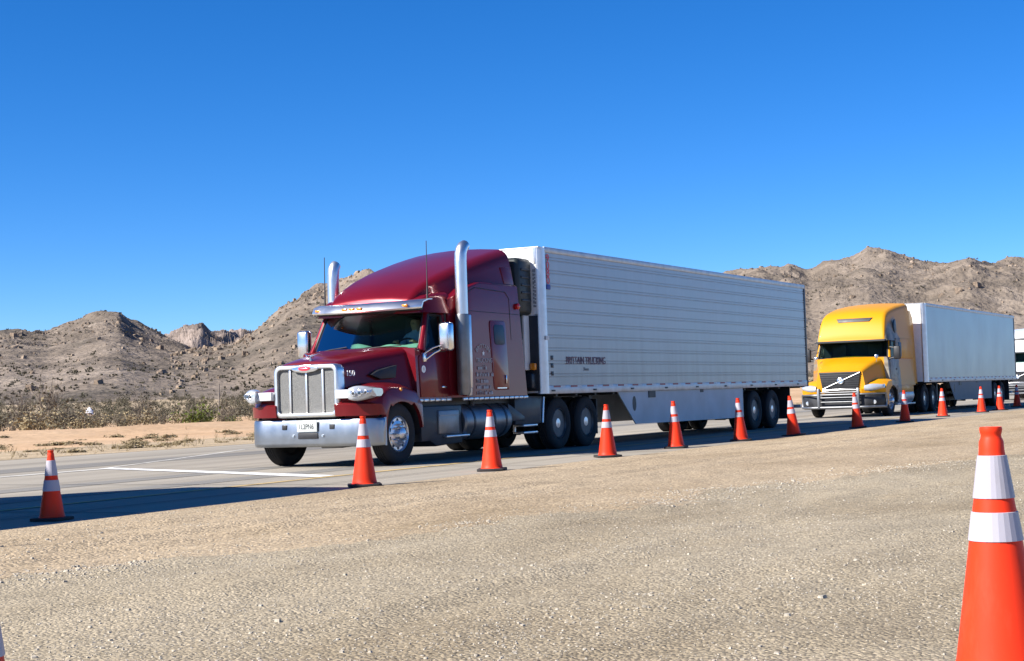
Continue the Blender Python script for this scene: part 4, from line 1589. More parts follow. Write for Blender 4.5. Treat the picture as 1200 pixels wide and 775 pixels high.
# ------------------------------------------------------------------ refrigerated trailers
def trailer(label, loc, ribs=True, unit=True, sidemat='side', rot=0.0):
    T = thing('trailer', label, 'trailer', loc, rot, 'box trailers on the road')
    L, hw = 16.45, 1.45
    prof = []
    z = 1.30
    if ribs:
        while z < 3.80:
            prof += [(0, z), (0, z + 0.165), (-0.011, z + 0.170), (-0.011, z + 0.185), (0.005, z + 0.190), (0.005, z + 0.222), (-0.011, z + 0.227), (-0.011, z + 0.242), (0, z + 0.247)]
            z += 0.262
        prof.append((0, 3.99))
    else:
        prof = [(0, 1.30), (0, 3.99)]
    near = [(-(hw + d), z) for d, z in prof]
    far = [(hw + d, z) for d, z in prof[::-1]]
    poly = near + far
    b = B()
    v = []
    for x in (0.10, L - 0.08):
        v.append([Vector((x, y, z)) for y, z in poly])
    b.loft(v)
    body = b.build('box_body', M[sidemat], T, smooth=0)
    b = B()
    b.prism([(-1.36, 1.16), (-1.36, 4.075), (1.36, 4.075), (1.36, 1.16)], 'x', 0.0, 0.12)
    b.build('front_wall', 'white', T)
    for s in (-1, 1):
        b = B()
        p = []
        for i in range(7):
            a = PI / 2 * i / 6
            p.append((0.15 - 0.16 * math.sin(a) , s * (1.30 + 0.165 * math.cos(a))))
        p += [(0.0, s * 1.28), (0.15, s * 1.28)]
        b.prism(p, 'z', 1.14, 4.09)
        b.build('corner_post', 'alu', T, smooth=50)
    b = B()
    for s in (-1, 1):
        b.box(0.14, L, min(s * 1.40, s * 1.468), max(s * 1.40, s * 1.468), 3.985, 4.10, 0.012)
    b.box(-0.005, 0.14, -1.40, 1.40, 4.07, 4.105, 0.01)
    b.box(0.12, L - 0.02, -1.41, 1.41, 4.05, 4.085)
    b.build('roof_rail', 'alu_dull', T)
    b = B()
    for s in (-1, 1):
        b.box(0.14, L, min(s * 1.38, s * 1.462), max(s * 1.38, s * 1.462), 1.13, 1.30, 0.01)
    b.box(0.1, L - 0.1, -1.38, 1.38, 1.16, 1.26)
    br = b.build('bottom_rail', 'alu_dull', T)
    b = B()
    for s in (-1, 1):
        for i in range(21):
            x = 0.35 + i * 0.76
            b.mi = 0
            b.box(x, x + 0.30, min(s * 1.462, s * 1.467), max(s * 1.462, s * 1.467), 1.262, 1.297)
            b.mi = 1
            b.box(x + 0.301, x + 0.50, min(s * 1.462, s * 1.467), max(s * 1.462, s * 1.467), 1.262, 1.297)
    b.build('reflective_tape', ['tape_red', 'offwhite'], br)
    b = B()
    for s in (-1, 1):
        for i in range(9):
            x = 0.25 + i * 1.9
            b.box(x, x + 0.16, min(s * 1.462, s * 1.472), max(s * 1.462, s * 1.472), 1.18, 1.215, 0.004)
    b.build('rail_lamp', 'black', br)
    # under-run skirts
    for s in (-1, 1):
        b = B()
        b.prism([(3.45, 1.13), (4.35, 0.40), (11.15, 0.36), (11.15, 1.13)], 'y', s * 1.395, s * 1.42)
        sk = b.build('side_skirt', 'skirt' if ribs else 'skirt_shaded', T)
        b = B()
        b.prism([(4.30 + 0.10 * math.cos(a), 0.86 + 0.17 * math.sin(a)) for a in np.linspace(0, 2 * PI, 15)[:-1]], 'y', s * 1.42, s * 1.424)
        b.box(5.08, 5.45, min(s * 1.42, s * 1.44), max(s * 1.42, s * 1.44), 0.98, 1.13)
        b.box(8.2, 8.4, min(s * 1.42, s * 1.43), max(s * 1.42, s * 1.43), 1.06, 1.13)
        b.build('skirt_hatch', 'black', sk)
    # running gear
    b = B()
    for s in (-1, 1):
        b.box(10.6, 15.4, min(s * 0.42, s * 0.54), max(s * 0.42, s * 0.54), 0.82, 1.14)
        b.box(2.62, 2.80, min(s * 0.95, s * 1.12), max(s * 0.95, s * 1.12), 0.42, 1.14)
        b.box(2.55, 2.87, min(s * 0.88, s * 1.19), max(s * 0.88, s * 1.19), 0.36, 0.42)
        b.box(15.0, 15.03, min(s * 0.6, s * 1.38), max(s * 0.6, s * 1.38), 0.22, 1.1)
        b.box(11.2, 15.2, min(s * 0.58, s * 0.64), max(s * 0.58, s * 0.64), 0.3, 1.1)
        b.tube([(2.71, s * 1.03, 1.1), (3.6, s * 0.5, 1.1)], 0.04, 6)
    for x in (12.20, 13.62):
        b.tube([(x, -1.1, 0.53), (x, 1.1, 0.53)], 0.08, 10)
        b.box(x - 0.5, x + 0.5, -0.6, 0.6, 0.72, 0.84)
    for x in np.arange(0.6, 16, 0.9):
        b.box(x, x + 0.08, -1.37, 1.37, 1.08, 1.16)
    b.build('undercarriage', 'black', T)
    for x in (12.20, 13.62):
        axle_pair(T, x, 1.38)
    # tail
    b = B()
    for s in (-1, 1):
        b.box(L - 0.10, L + 0.04, min(s * 1.33, s * 1.462), max(s * 1.33, s * 1.462), 1.12, 4.09, 0.01)
    b.box(L - 0.1, L + 0.045, -1.33, 1.33, 3.92, 4.085)
    b.box(L - 0.1, L + 0.045, -1.33, 1.33, 1.10, 1.27)
    b.build('rear_frame', 'black', T)
    for s in (-1, 1):
        b = B()
        b.box(L - 0.06, L + 0.015, min(s * 0.012, s * 1.325), max(s * 0.012, s * 1.325), 1.275, 3.915, 0.008)
        dd = b.build('rear_door', 'white', T)
        for q in (0.35, 0.9):
            b = B()
            b.tube([(L + 0.04, s * q, 1.3), (L + 0.04, s * q, 3.9)], 0.02, 8)
            b.build('lock_rod', 'alu', dd)
        b = B().lathe([(0.06, L + 0.04), (0.06, L + 0.065), (0.03, L + 0.07)], 'x', (0, s * 1.1, 1.18), 14)
        b.build('tail_lamp', 'redlens', T)
    b = B()
    b.box(L - 0.15, L - 0.05, -1.25, 1.25, 0.50, 0.60, 0.01)
    for s in (-1, 1):
        b.box(L - 0.15, L - 0.07, min(s * 0.55, s * 0.63), max(s * 0.55, s * 0.63), 0.55, 1.14)
    b.build('rear_bumper', 'alu_dull', T)
    if unit:
        b = B()
        b.box(-0.60, 0.0, -1.24, 1.24, 2.72, 3.86, 0.09)
        b.box(-0.46, 0.0, -1.12, 1.12, 2.2, 2.74, 0.05)
        u = b.build('refrigeration_unit', 'reefer', T, smooth=50)
        b = B()
        for i in range(5):
            z = 3.08 + i * 0.155
            b.box(-0.48, -0.10, -1.262, -1.22, z - 0.1, z - 0.05, 0.01)
            b.box(-0.62, -0.58, -0.9, 0.9, z - 0.1, z - 0.05, 0.01)
        b.build('louvre', 'slate', u)
        b = B()
        b.box(-0.012, 0.0, -1.345, -1.26, 2.74, 3.74)
        pn = b.build('notice_panel', 'offwhite', T)
        b = B()
        gg = random.Random(3)
        for yy in (-1.32, -1.285):
            z = 2.88
            while z < 3.6:
                q = gg.uniform(0.03, 0.07)
                b.box(-0.016, -0.011, yy, yy + 0.03, z, z + q)
                z += q + 0.025
        b.build('notice_lettering', 'greytext', pn)
        b = B()
        b.box(-0.03, 0.0, -1.345, 1.345, 1.20, 2.71, 0.01)
        b.box(-0.22, -0.03, -1.28, -0.95, 1.25, 1.55, 0.03)
        b.box(-0.18, -0.03, -0.8, 0.9, 1.3, 2.2, 0.03)
        b.build('lower_front_panel', 'slate', T)
        b = B()
        b.box(-0.26, -0.035, -1.16, -1.02, 1.62, 2.72, 0.02)
        b.build('air_duct', 'offwhite', T)
        b = B()
        for q in range(3):
            b.tube([(-0.02, -0.9 + 0.1 * q, 1.9), (-0.3, -0.85 + 0.1 * q, 1.55), (-0.75, -0.4 + 0.1 * q, 1.35)], 0.02, 8)
        b.build('brake_hose', ['black'], T)
        b = B()
        b.box(-0.12, -0.032, -1.30, -1.18, 1.62, 1.76, 0.02)
        b.build('hose_bracket', 'amber', T)
        b = B()
        b.box(0.06, 0.20, -1.478, -1.455, 2.22, 2.30)
        b.build('marker_lamp', 'offwhite', T)
    return T


def sidepaint(name, col, grime=(0.17, 0.145, 0.12), low=0.75, high=0.25, stretch=(5.0, 5.0, 0.35)):
    m = mat(name, col, 0.34, 0.25, 0.15, 0.08, 0.7)
    t = m.node_tree
    b = t.nodes['Principled BSDF']
    src = b.inputs['Base Color'].links[0].from_socket
    tc = t.nodes.new('ShaderNodeTexCoord')
    mp = t.nodes.new('ShaderNodeMapping')
    mp.inputs['Scale'].default_value = stretch
    t.links.new(tc.outputs['Object'], mp.inputs[0])
    n = t.nodes.new('ShaderNodeTexNoise')
    n.inputs['Scale'].default_value = 1.2
    n.inputs['Detail'].default_value = 8
    t.links.new(mp.outputs[0], n.inputs['Vector'])
    sp = t.nodes.new('ShaderNodeSeparateXYZ')
    t.links.new(tc.outputs['Object'], sp.inputs[0])
    h = t.nodes.new('ShaderNodeMapRange')
    h.inputs['From Min'].default_value = 1.3
    h.inputs['From Max'].default_value = 2.6
    h.inputs['To Min'].default_value = low
    h.inputs['To Max'].default_value = high
    t.links.new(sp.outputs['Z'], h.inputs['Value'])
    mu = t.nodes.new('ShaderNodeMath')
    mu.operation = 'MULTIPLY'
    t.links.new(n.outputs['Fac'], mu.inputs[0])
    t.links.new(h.outputs[0], mu.inputs[1])
    mx = t.nodes.new('ShaderNodeMixRGB')
    mx.inputs['Color2'].default_value = (*grime, 1)
    t.links.new(mu.outputs[0], mx.inputs['Fac'])
    t.links.new(src, mx.inputs['Color1'])
    t.links.new(mx.outputs[0], b.inputs['Base Color'])
    return m


M["side"] = sidepaint("white ribbed trailer side", (0.365, 0.375, 0.395))
M['side_b'] = sidepaint('grey trailer side', (0.27, 0.31, 0.37), (0.075, 0.075, 0.08), 0.85, 0.55, (0.9, 0.9, 0.5))
t1 = trailer('long white ribbed trailer hitched behind the maroon truck', (27.15, 15.85, 0), True, True, 'side')
bb_ = [o for o in t1.children if o.name.startswith('box_body')][0]
lettering('trailer_lettering', 'BRITTAIN TRUCKING', 0.225, (0.95, -1.458, 1.735), (1, 0, 0), 'maroonletter', bb_, 0.006, sx=0.86)
lettering('trailer_lettering', 'Sierra', 0.10, (1.75, -1.458, 1.60), (1, 0, 0), 'greytext', bb_, 0.006)
for z in (1.50, 1.66, 1.82):
    b = B()
    b.box(0.28, 0.38, -1.464, -1.45, z, z + 0.085, 0.01)
    b.build('vent', 'slate', bb_)
for i, ch in enumerate('9080'):
    lettering('corner_number', ch, 0.22, (0.165, -1.475, 3.80 - i * 0.15), (1, 0, 0), 'redletter', bb_, 0.008, sx=1.3)
b = B().box(0.18, 0.33, -1.478, -1.45, 3.24, 3.34, 0.004)
b.build('corner_badge', 'blueletter', bb_)
t2 = trailer('grey smooth sided trailer hitched behind the yellow truck', (57.6, 15.85, 0), False, False, 'side_b')
# the trailer that stopped further up the lane, out of view, whose shadow falls on the road at left
t3 = trailer('white trailer further up the lane whose shadow covers the leftmost cone', (12.05 - 16.45, 15.95, 0), True, False, 'side')


# ------------------------------------------------------------------ the yellow tractor
def mural(name, base):
    m, t, b = newmat(name)
    b.inputs['Roughness'].default_value = 0.5
    b.inputs['Coat Weight'].default_value = 0.1
    b.inputs['Specular IOR Level'].default_value = 0.3
    tc = t.nodes.new('ShaderNodeTexCoord')
    sp = t.nodes.new('ShaderNodeSeparateXYZ')
    t.links.new(tc.outputs['Object'], sp.inputs[0])
    n = t.nodes.new('ShaderNodeTexNoise')
    n.inputs['Scale'].default_value = 1.6
    n.inputs['Detail'].default_value = 6
    n.inputs['Distortion'].default_value = 0.8
    t.links.new(tc.outputs['Object'], n.inputs['Vector'])
    def math_(op, a, b_):
        q = t.nodes.new('ShaderNodeMath')
        q.operation = op
        for i, v in enumerate((a, b_)):
            if isinstance(v, (int, float)):
                q.inputs[i].default_value = v
            else:
                t.links.new(v, q.inputs[i])
        return q.outputs[0]
    # silver swoosh: between two noisy fronts along the flank
    f1 = math_('ADD', math_('SUBTRACT', sp.outputs['X'], 1.35), math_('MULTIPLY', math_('SUBTRACT', n.outputs['Fac'], 0.5), 0.9))
    f2 = math_('ADD', math_('SUBTRACT', 3.05, sp.outputs['X']), math_('MULTIPLY', math_('SUBTRACT', n.outputs['Fac'], 0.5), 0.9))
    f = math_('MINIMUM', f1, f2)
    ay = math_('SUBTRACT', math_('ABSOLUTE', sp.outputs['Y'], 0), 1.20)
    f = math_('MINIMUM', f, math_('MULTIPLY', ay, 6.0))
    mr = t.nodes.new('ShaderNodeMapRange')
    mr.inputs['From Min'].default_value = -0.05
    mr.inputs['From Max'].default_value = 0.12
    t.links.new(f, mr.inputs['Value'])
    sil = clamp_ramp(t, n.outputs['Fac'], [(0.35, (0.09, 0.08, 0.06)), (0.52, (0.26, 0.235, 0.19)), (0.66, (0.14, 0.12, 0.09))])
    mx = t.nodes.new('ShaderNodeMixRGB')
    mx.inputs['Color1'].default_value = (*base, 1)
    t.links.new(mr.outputs[0], mx.inputs['Fac'])
    t.links.new(sil, mx.inputs['Color2'])
    t.links.new(mx.outputs[0], b.inputs['Base Color'])
    return m


M['mural'] = mural('yellow paint with silver mural', (0.60, 0.26, 0.002))
PAINT = {}


def yellow_tractor():
    T = thing('semi_truck', 'yellow sleeper semi truck with a chrome bull bar, second in the queue', 'truck', (51.9, 16.05, 0))
    # hood
    b = B()
    st = [(0.22, 0.92, 0.80, 0.80, 1.60, 0.10), (0.34, 0.96, 0.84, 0.80, 1.68, 0.14), (0.7, 1.08, 0.93, 0.85, 1.83, 0.18), (1.1, 1.20, 1.05, 0.95, 1.97, 0.2), (1.55, 1.32, 1.17, 1.05, 2.08, 0.2)]
    b.loft([ring(x, h0, h1, z0, z1, r, 0.05) for x, h0, h1, z0, z1, r in st])
    hood = b.build('hood', 'yellow', T, smooth=50)
    b = B()
    b.prism([(-0.74, 1.58), (0.74, 1.58), (0.62, 0.92), (-0.62, 0.92)], 'x', 0.17, 0.24, 0.02)
    g = b.build('grille', 'black', T)
    b = B()
    for z in np.arange(1.0, 1.55, 0.075):
        hw_ = 0.62 + (z - 0.92) * 0.17
        b.box(0.155, 0.172, -hw_, hw_, z, z + 0.022)
    b.build('grille_slat', 'black', g)
    b = B()
    b.tube([(0.15, -0.72, 1.55), (0.15, 0.62, 1.0)], 0.018, 8)
    b.build('grille_bar', 'alu_dull', g)
    b = B()
    b.lathe([(0.115, 0.16), (0.115, 0.13), (0.085, 0.12), (0.08, 0.14), (0.0, 0.145)], 'x', (0, -0.03, 1.27), 24)
    b.build('emblem', 'chrome', g)
    b = B()
    b.tube([(0.15, -0.62, 0.95), (0.11, 0, 0.97), (0.15, 0.62, 0.95)], 0.03, 8)
    b.build('grille_surround', 'chrome', g)
    # fenders with lamps
    for s in (-1, 1):
        poly = [(0.18, 0.80), (0.12, 0.98), (0.42, 1.18), (0.85, 1.30), (1.5, 1.34), (2.05, 1.30), (2.22, 1.0), (2.22, 0.55)] + arch_pts(1.55, 0.53, 0.63, 2, 178) + [(0.88, 0.42), (0.30, 0.42)]
        def bend(x, y, z):
            u = max(0.0, (abs(y) - 0.8) / 0.7)
            w = min(1, max(0, (1.0 - x) / 0.8))
            return (x + 0.42 * u ** 2 * w, y, z - (0.10 * max(0, (abs(y) - 1.1) / 0.4) ** 2 if z > 1.0 else 0))
        b = B()
        b.loft([[Vector(bend(x, s * y, z)) for x, z in poly] for y in (0.75, 0.95, 1.15, 1.32, 1.44, 1.485)])
        f = b.build('fender', 'mural', T, smooth=40)
        b = B()
        rings = []
        for t in np.linspace(0, 1, 9):
            y = 0.86 + 0.60 * t
            u = max(0.0, (y - 0.8) / 0.7)
            xc = 0.20 + 0.36 * u ** 2
            h_ = 0.125 * (0.6 + 0.4 * math.sin(PI * min(1, t + 0.15)))
            rings.append([Vector((xc + 0.10 * math.cos(a), s * y, 1.0 + 0.05 * t + h_ * math.sin(a))) for a in np.linspace(0, 2 * PI, 17)[:-1]])
        b.loft(rings)
        b.build('headlight', 'lens', T, smooth=60)
        b = B()
        ap = arch_pts(1.55, 0.53, 0.627, -5, 185)
        b.loft([[Vector((x, s * y, z)) for x, z in ap] for y in (0.7, 1.45)], closed=False)
        b.build('arch_lining', 'black', f)
    # bumper and bull bar
    b = B()
    rings = []
    for y in np.linspace(-1.47, 1.47, 31):
        u = max(0, (abs(y) - 0.85) / 0.62)
        x = 0.06 + 0.5 * u ** 2.2
        rings.append([Vector((x + a, y, z)) for a, z in ((0.08, 0.30), (0.0, 0.36), (-0.01, 0.60), (0.03, 0.80), (0.12, 0.84), (0.2, 0.84), (0.2, 0.30))])
    b.loft(rings)
    bp = b.build('bumper', 'black', T, smooth=50)
    b = B()
    def wrap(z, hw_, end=0.0):
        pts = []
        for y in np.linspace(-hw_, hw_, 23):
            u = max(0, (abs(y) - 0.80) / 0.62)
            pts.append((-0.07 + 0.5 * u ** 2.2, y, z + end * u ** 2))
        return pts
    b.tube(wrap(0.36, 1.48), 0.045, 10)
    b.tube(wrap(0.80, 1.48), 0.030, 10)
    for z in (0.55, 0.70, 0.88):
        b.tube(wrap(z, 0.72), 0.024, 8)
    for s in (-1, 1):
        b.box(-0.13, -0.08, s * 0.70 - 0.045, s * 0.70 + 0.045, 0.32, 1.02, 0.01)
        b.tube([wrap(0.36, 1.48)[0 if s < 0 else -1], (0.62, s * 1.5, 0.58), wrap(0.80, 1.48)[0 if s < 0 else -1]], 0.040, 8)
    b.build('bull_bar', 'alu_tank', T, smooth=60)
    for s in (-1, 1):
        b = B()
        b.lathe([(0.07, 0.0), (0.07, -0.03), (0.0, -0.035)], 'x', (0.20, s * 1.18, 0.52), 14)
        b.build('fog_lamp', 'lens', bp)
    # cab
    b = B()
    b.loft([ring(x, 1.40, 1.33, 1.05, 2.07, 0.06) for x in (1.5, 2.4, 4.9)])
    b.build('cab_shell', 'mural', T, smooth=40)
    def ws(u, v):
        y = (u - 0.5) * 2 * (1.27 - 0.06 * v)
        q = (abs(u - 0.5) * 2) ** 2.2
        return (1.42 + 0.36 * q + 0.26 * v, y, 2.07 + 0.58 * v)
    b = B()
    grid_pane(b, ws, 16, 3)
    w_ = b.build('windscreen', 'glass', T, smooth=80)
    b = B()
    e_ = [ws(0, v) for v in (0, 0.5, 1)] + [ws(u, 1) for u in np.linspace(0, 1, 17)[1:]] + [ws(1, v) for v in (0.5, 0)] + [ws(u, 0) for u in np.linspace(1, 0, 17)[1:]]
    b.tube(e_, 0.03, 8)
    b.build('windscreen_seal', 'black', w_)
    for s in (-1, 1):
        b = B()
        b.tube([Vector(ws(0.5 + s * 0.5, v)) + Vector((0.05, s * 0.03, 0)) for v in (-0.05, 0.5, 1.1)], [0.075, 0.06, 0.07], 8)
        b.build('windscreen_pillar', 'yellow', T, smooth=60)
        b = B()
        b.box(2.58, 4.88, min(s * 1.22, s * 1.36), max(s * 1.22, s * 1.36), 2.03, 2.75, 0.02)
        b.build('side_wall', 'mural', T)
        b = B()
        b.prism([(1.62, 1.10), (2.56, 1.10), (2.56, 2.04), (1.74, 2.04)], 'y', s * 1.34, s * 1.412, 0.012, lambda x, y, z: (x, y - s * 0.065 * (z - 1.1), z))
        d = b.build('door', 'mural', T)
        b = B()
        wp = [(1.88, 2.06), (2.54, 2.06), (2.54, 2.64), (2.02, 2.64)]
        b.add([(x, s * 1.31, z) for x, z in wp], [(0, 1, 2, 3)])
        b.build('door_window', 'glass_side', d)
        b = B()
        b.tube([(x, s * 1.312, z) for x, z in wp + [wp[0]]], 0.03, 8)
        b.build('window_frame', 'black', d)
        b = B().box(2.38, 2.52, min(s * 1.37, s * 1.40), max(s * 1.37, s * 1.40), 1.62, 1.66, 0.008)
        b.build('handle', 'black', d)
        b = B()
        b.prism(rr_xz(3.05, 0.20, 2.08, 2.60, 0.06), 'y', s * 1.355, s * 1.372, 0.005)
        b.build('sleeper_window', 'glass_dark', T)
        b = B()
        b.prism([(2.75 + 0.16 * math.cos(a), 3.18 + 0.24 * math.sin(a)) for a in np.linspace(0, 2 * PI, 17)[:-1]], 'y', s * 1.27, s * 1.31, 0.005)
        b.build('upper_window', 'glass_dark', T)
        b = B()
        b.box(1.66, 1.80, min(s * 1.50, s * 1.74), max(s * 1.50, s * 1.74), 1.98, 2.44, 0.04)
        mi = b.build('mirror', 'black', T, smooth=60)
        b = B()
        b.tube([(1.70, s * 1.34, 2.0), (1.72, s * 1.55, 2.05)], 0.03, 8)
        b.tube([(1.78, s * 1.34, 2.42), (1.74, s * 1.55, 2.38)], 0.02, 8)
        b.build('mirror_arm', 'black', mi)
        b = B()
        b.box(0.95, 1.05, min(s * 1.02, s * 1.14), max(s * 1.02, s * 1.14), 2.02, 2.16, 0.03)
        b.tube([(1.05, s * 1.06, 1.90), (1.0, s * 1.08, 2.04)], 0.012, 6)
        b.build('hood_mirror', 'chrome', T, smooth=60)
    b = B()
    b.box(2.50, 2.62, -1.25, 1.25, 2.0, 2.72)
    b.box(1.55, 2.6, -1.24, 1.24, 2.64, 2.70)
    b.build('cab_lining', 'interior', T)
    b = B()
    b.box(1.62, 1.98, -1.22, 1.22, 1.98, 2.095, 0.02, lambda x, y, z: (x + (0.22 * (y / 1.2) ** 2 if x < 1.8 else 0), y, z))
    b.build('dashboard', 'dash', T)
    for y in (-0.65, 0.65):
        b = B().box(2.38, 2.5, y - 0.25, y + 0.25, 2.05, 2.58, 0.03)
        b.build('seat', 'cloth', T)
    b = B()
    st = [(1.66, 1.28, 1.19, 2.74, 0.08), (1.73, 1.30, 1.20, 2.94, 0.10), (1.83, 1.31, 1.19, 3.18, 0.13), (1.97, 1.32, 1.18, 3.42, 0.15), (2.15, 1.33, 1.17, 3.60, 0.16),
          (2.42, 1.335, 1.17, 3.72, 0.18), (2.9, 1.34, 1.18, 3.83, 0.2), (3.6, 1.34, 1.20, 3.94, 0.2), (4.9, 1.34, 1.22, 4.08, 0.2)]
    b.loft([ring(x, h0, h1, 2.66, z1, r, 0.05, 6) for x, h0, h1, z1, r in st])
    rf = b.build('roof', 'mural', T, smooth=60)
    b = B()
    b.prism([(-0.72, 0.055), (0.58, 0.055), (0.50, -0.055), (-0.62, -0.055)], 'x', -0.03, 0.05, 0.01, lambda x, y, z: (1.955 + x + z * 0.7, y, 3.42 + z * 1.2 - x * 0.3))
    b.build('roof_slot', 'black', rf)
    for s in (-1, 1):
        b = B()
        b.prism([(4.80, 1.1), (5.40, 1.1), (5.40, 3.5), (5.20, 3.80), (4.80, 3.80)], 'y', s * 1.28, s * 1.345, 0.012, lambda x, y, z: (x, y - s * 0.10 * max(0, z - 2.66), z))
        b.build('side_extender', 'yellow', T)
    # undercarriage
    b = B()
    for s in (-1, 1):
        b.box(0.3, 8.7, min(s * 0.38, s * 0.5), max(s * 0.38, s * 0.5), 0.64, 0.95)
    b.box(0.5, 2.4, -0.5, 0.5, 0.45, 1.05, 0.05)
    b.box(1.6, 4.6, -1.15, 1.15, 0.95, 1.08)
    for x in (1.55, 6.45, 7.75):
        b.tube([(x, -1.1, 0.53), (x, 1.1, 0.53)], 0.10, 10)
    b.box(6.4, 7.8, -0.55, 0.55, 0.95, 1.10, 0.03)
    b.build('chassis', 'black', T)
    for s in (-1, 1):
        b = B()
        b.lathe([(0.30, 2.70), (0.34, 2.73), (0.34, 4.55), (0.30, 4.60), (0, 4.62)], 'x', (0, s * 1.08, 0.68), 28)
        b.build('fuel_tank', 'alu_dull', T)
        b = B()
        b.box(2.30, 4.70, min(s * 1.2, s * 1.42), max(s * 1.2, s * 1.42), 0.36, 0.42, 0.01)
        b.build('step', 'alu_dull', T)
        b = B()
        b.box(2.25, 4.6, min(s * 1.32, s * 1.40), max(s * 1.32, s * 1.40), 0.80, 1.09, 0.02)
        b.build('chassis_fairing', 'mural', T)
    for s in (-1, 1):
        wheel(T, 1.55, s, 1.40, 'steer')
    for x in (6.45, 7.75):
        axle_pair(T, x, 1.36)
    return T


def rr_xz(xc, hw_, z0, z1, r):
    return [(xc + y, z) for y, z in rr(hw_, z0, z1, r, 3)]


yel = yellow_tractor()
wht = copy_tree(yel)
wht.location = (89.0, 17.3, 0)
tag(wht, 'white semi truck third in the queue, cut off by the right edge', 'truck')


def repaint(o):
    for sl in getattr(o, 'material_slots', []):
        if sl.material in (M['yellow'], M['mural']):
            sl.link = 'OBJECT'
            sl.material = M['white_paint']
    for c in o.children:
        repaint(c)


repaint(wht)
rfw = [o for o in wht.children if o.name.startswith('roof')][0]
b = B()
b.prism([(0.38, -0.16), (0.10, 0.16), (-0.2, 0.20), (-0.8, 0.16), (-0.8, -0.02), (-0.1, -0.02), (0.15, -0.16)], 'x', -0.02, 0.03, 0.0, lambda x, y, z: (1.86 + x + z * 0.75 + 0.05 * abs(y), y, 3.15 + z))
b.build('roof_emblem', 'redletter', rfw)


# ------------------------------------------------------------------ the driver
def skin_person(name, parent_loc):
    me = bpy.data.meshes.new(name)
    V = {}
    vs_, es, rad = [], [], []
    def add(k, p, r, frm=None):
        V[k] = len(vs_)
        vs_.append(p)
        rad.append(r)
        if frm is not None:
            es.append((V[frm], V[k]))
    add('pelvis', (0, 0, 0.10), 0.15)
    add('waist', (0.02, 0, 0.28), 0.14, 'pelvis')
    add('chest', (0.03, 0, 0.48), 0.165, 'waist')
    add('neck', (0.01, 0, 0.64), 0.06, 'chest')
    add('jaw', (-0.025, 0, 0.73), 0.075, 'neck')
    add('skull', (-0.005, 0, 0.82), 0.095, 'jaw')
    add('crown', (0.0, 0, 0.89), 0.06, 'skull')
    add('nose', (-0.115, 0, 0.775), 0.014, 'jaw')
    for s in (-1, 1):
        t = 'l' if s < 0 else 'r'
        add(t + 'sh', (0.03, s * 0.20, 0.54), 0.075, 'chest')
        add(t + 'el', (-0.14, s * 0.27, 0.34), 0.05, t + 'sh')
        add(t + 'wr', (-0.33, s * 0.19, 0.42), 0.032, t + 'el')
        add(t + 'pa', (-0.40, s * 0.18, 0.45), 0.034, t + 'wr')
        for q in range(4):
            add(t + 'f%d' % q, (-0.44, s * (0.145 + 0.022 * q), 0.455), 0.010, t + 'pa')
            add(t + 'g%d' % q, (-0.455, s * (0.145 + 0.022 * q), 0.425), 0.009, t + 'f%d' % q)
        add(t + 'th', (-0.39, s * 0.13, 0.47), 0.011, t + 'pa')
        add(t + 'hip', (-0.04, s * 0.10, 0.06), 0.10, 'pelvis')
        add(t + 'kn', (-0.42, s * 0.14, 0.08), 0.065, t + 'hip')
        add(t + 'an', (-0.50, s * 0.13, -0.30), 0.045, t + 'kn')
        add(t + 'to', (-0.66, s * 0.13, -0.34), 0.04, t + 'an')
    me.from_pydata(vs_, es, [])
    o = bpy.data.objects.new(name, me)
    C.objects.link(o)
    o.modifiers.new('skin', 'SKIN')
    for i, r in enumerate(rad):
        me.skin_vertices[0].data[i].radius = (r, r)
    me.skin_vertices[0].data[0].use_root = True
    sub = o.modifiers.new('sub', 'SUBSURF')
    sub.levels = sub.render_levels = 2
    dg = bpy.context.evaluated_depsgraph_get()
    m2 = bpy.data.meshes.new_from_object(o.evaluated_get(dg))
    o.modifiers.clear()
    o.data = m2
    m2.materials.clear()
    for k in ('shirt', 'skin', 'cloth', 'hair'):
        m2.materials.append(M[k])
    for p in m2.polygons:
        c = p.center
        if c.z > 0.64:
            p.material_index = 3 if (c.z > 0.84 or (c.x > 0.03 and c.z > 0.74)) else 1
        elif c.x < -0.22 and c.z > 0.25:
            p.material_index = 1
        elif c.z < 0.17:
            p.material_index = 2
        p.use_smooth = True
    o.location = parent_loc
    return o


drv = skin_person('person', (21.25 + 2.40, 15.85 - 0.68, 1.72))
tag(drv, 'driver in a pale blue shirt seated at the wheel of the maroon truck', 'person')

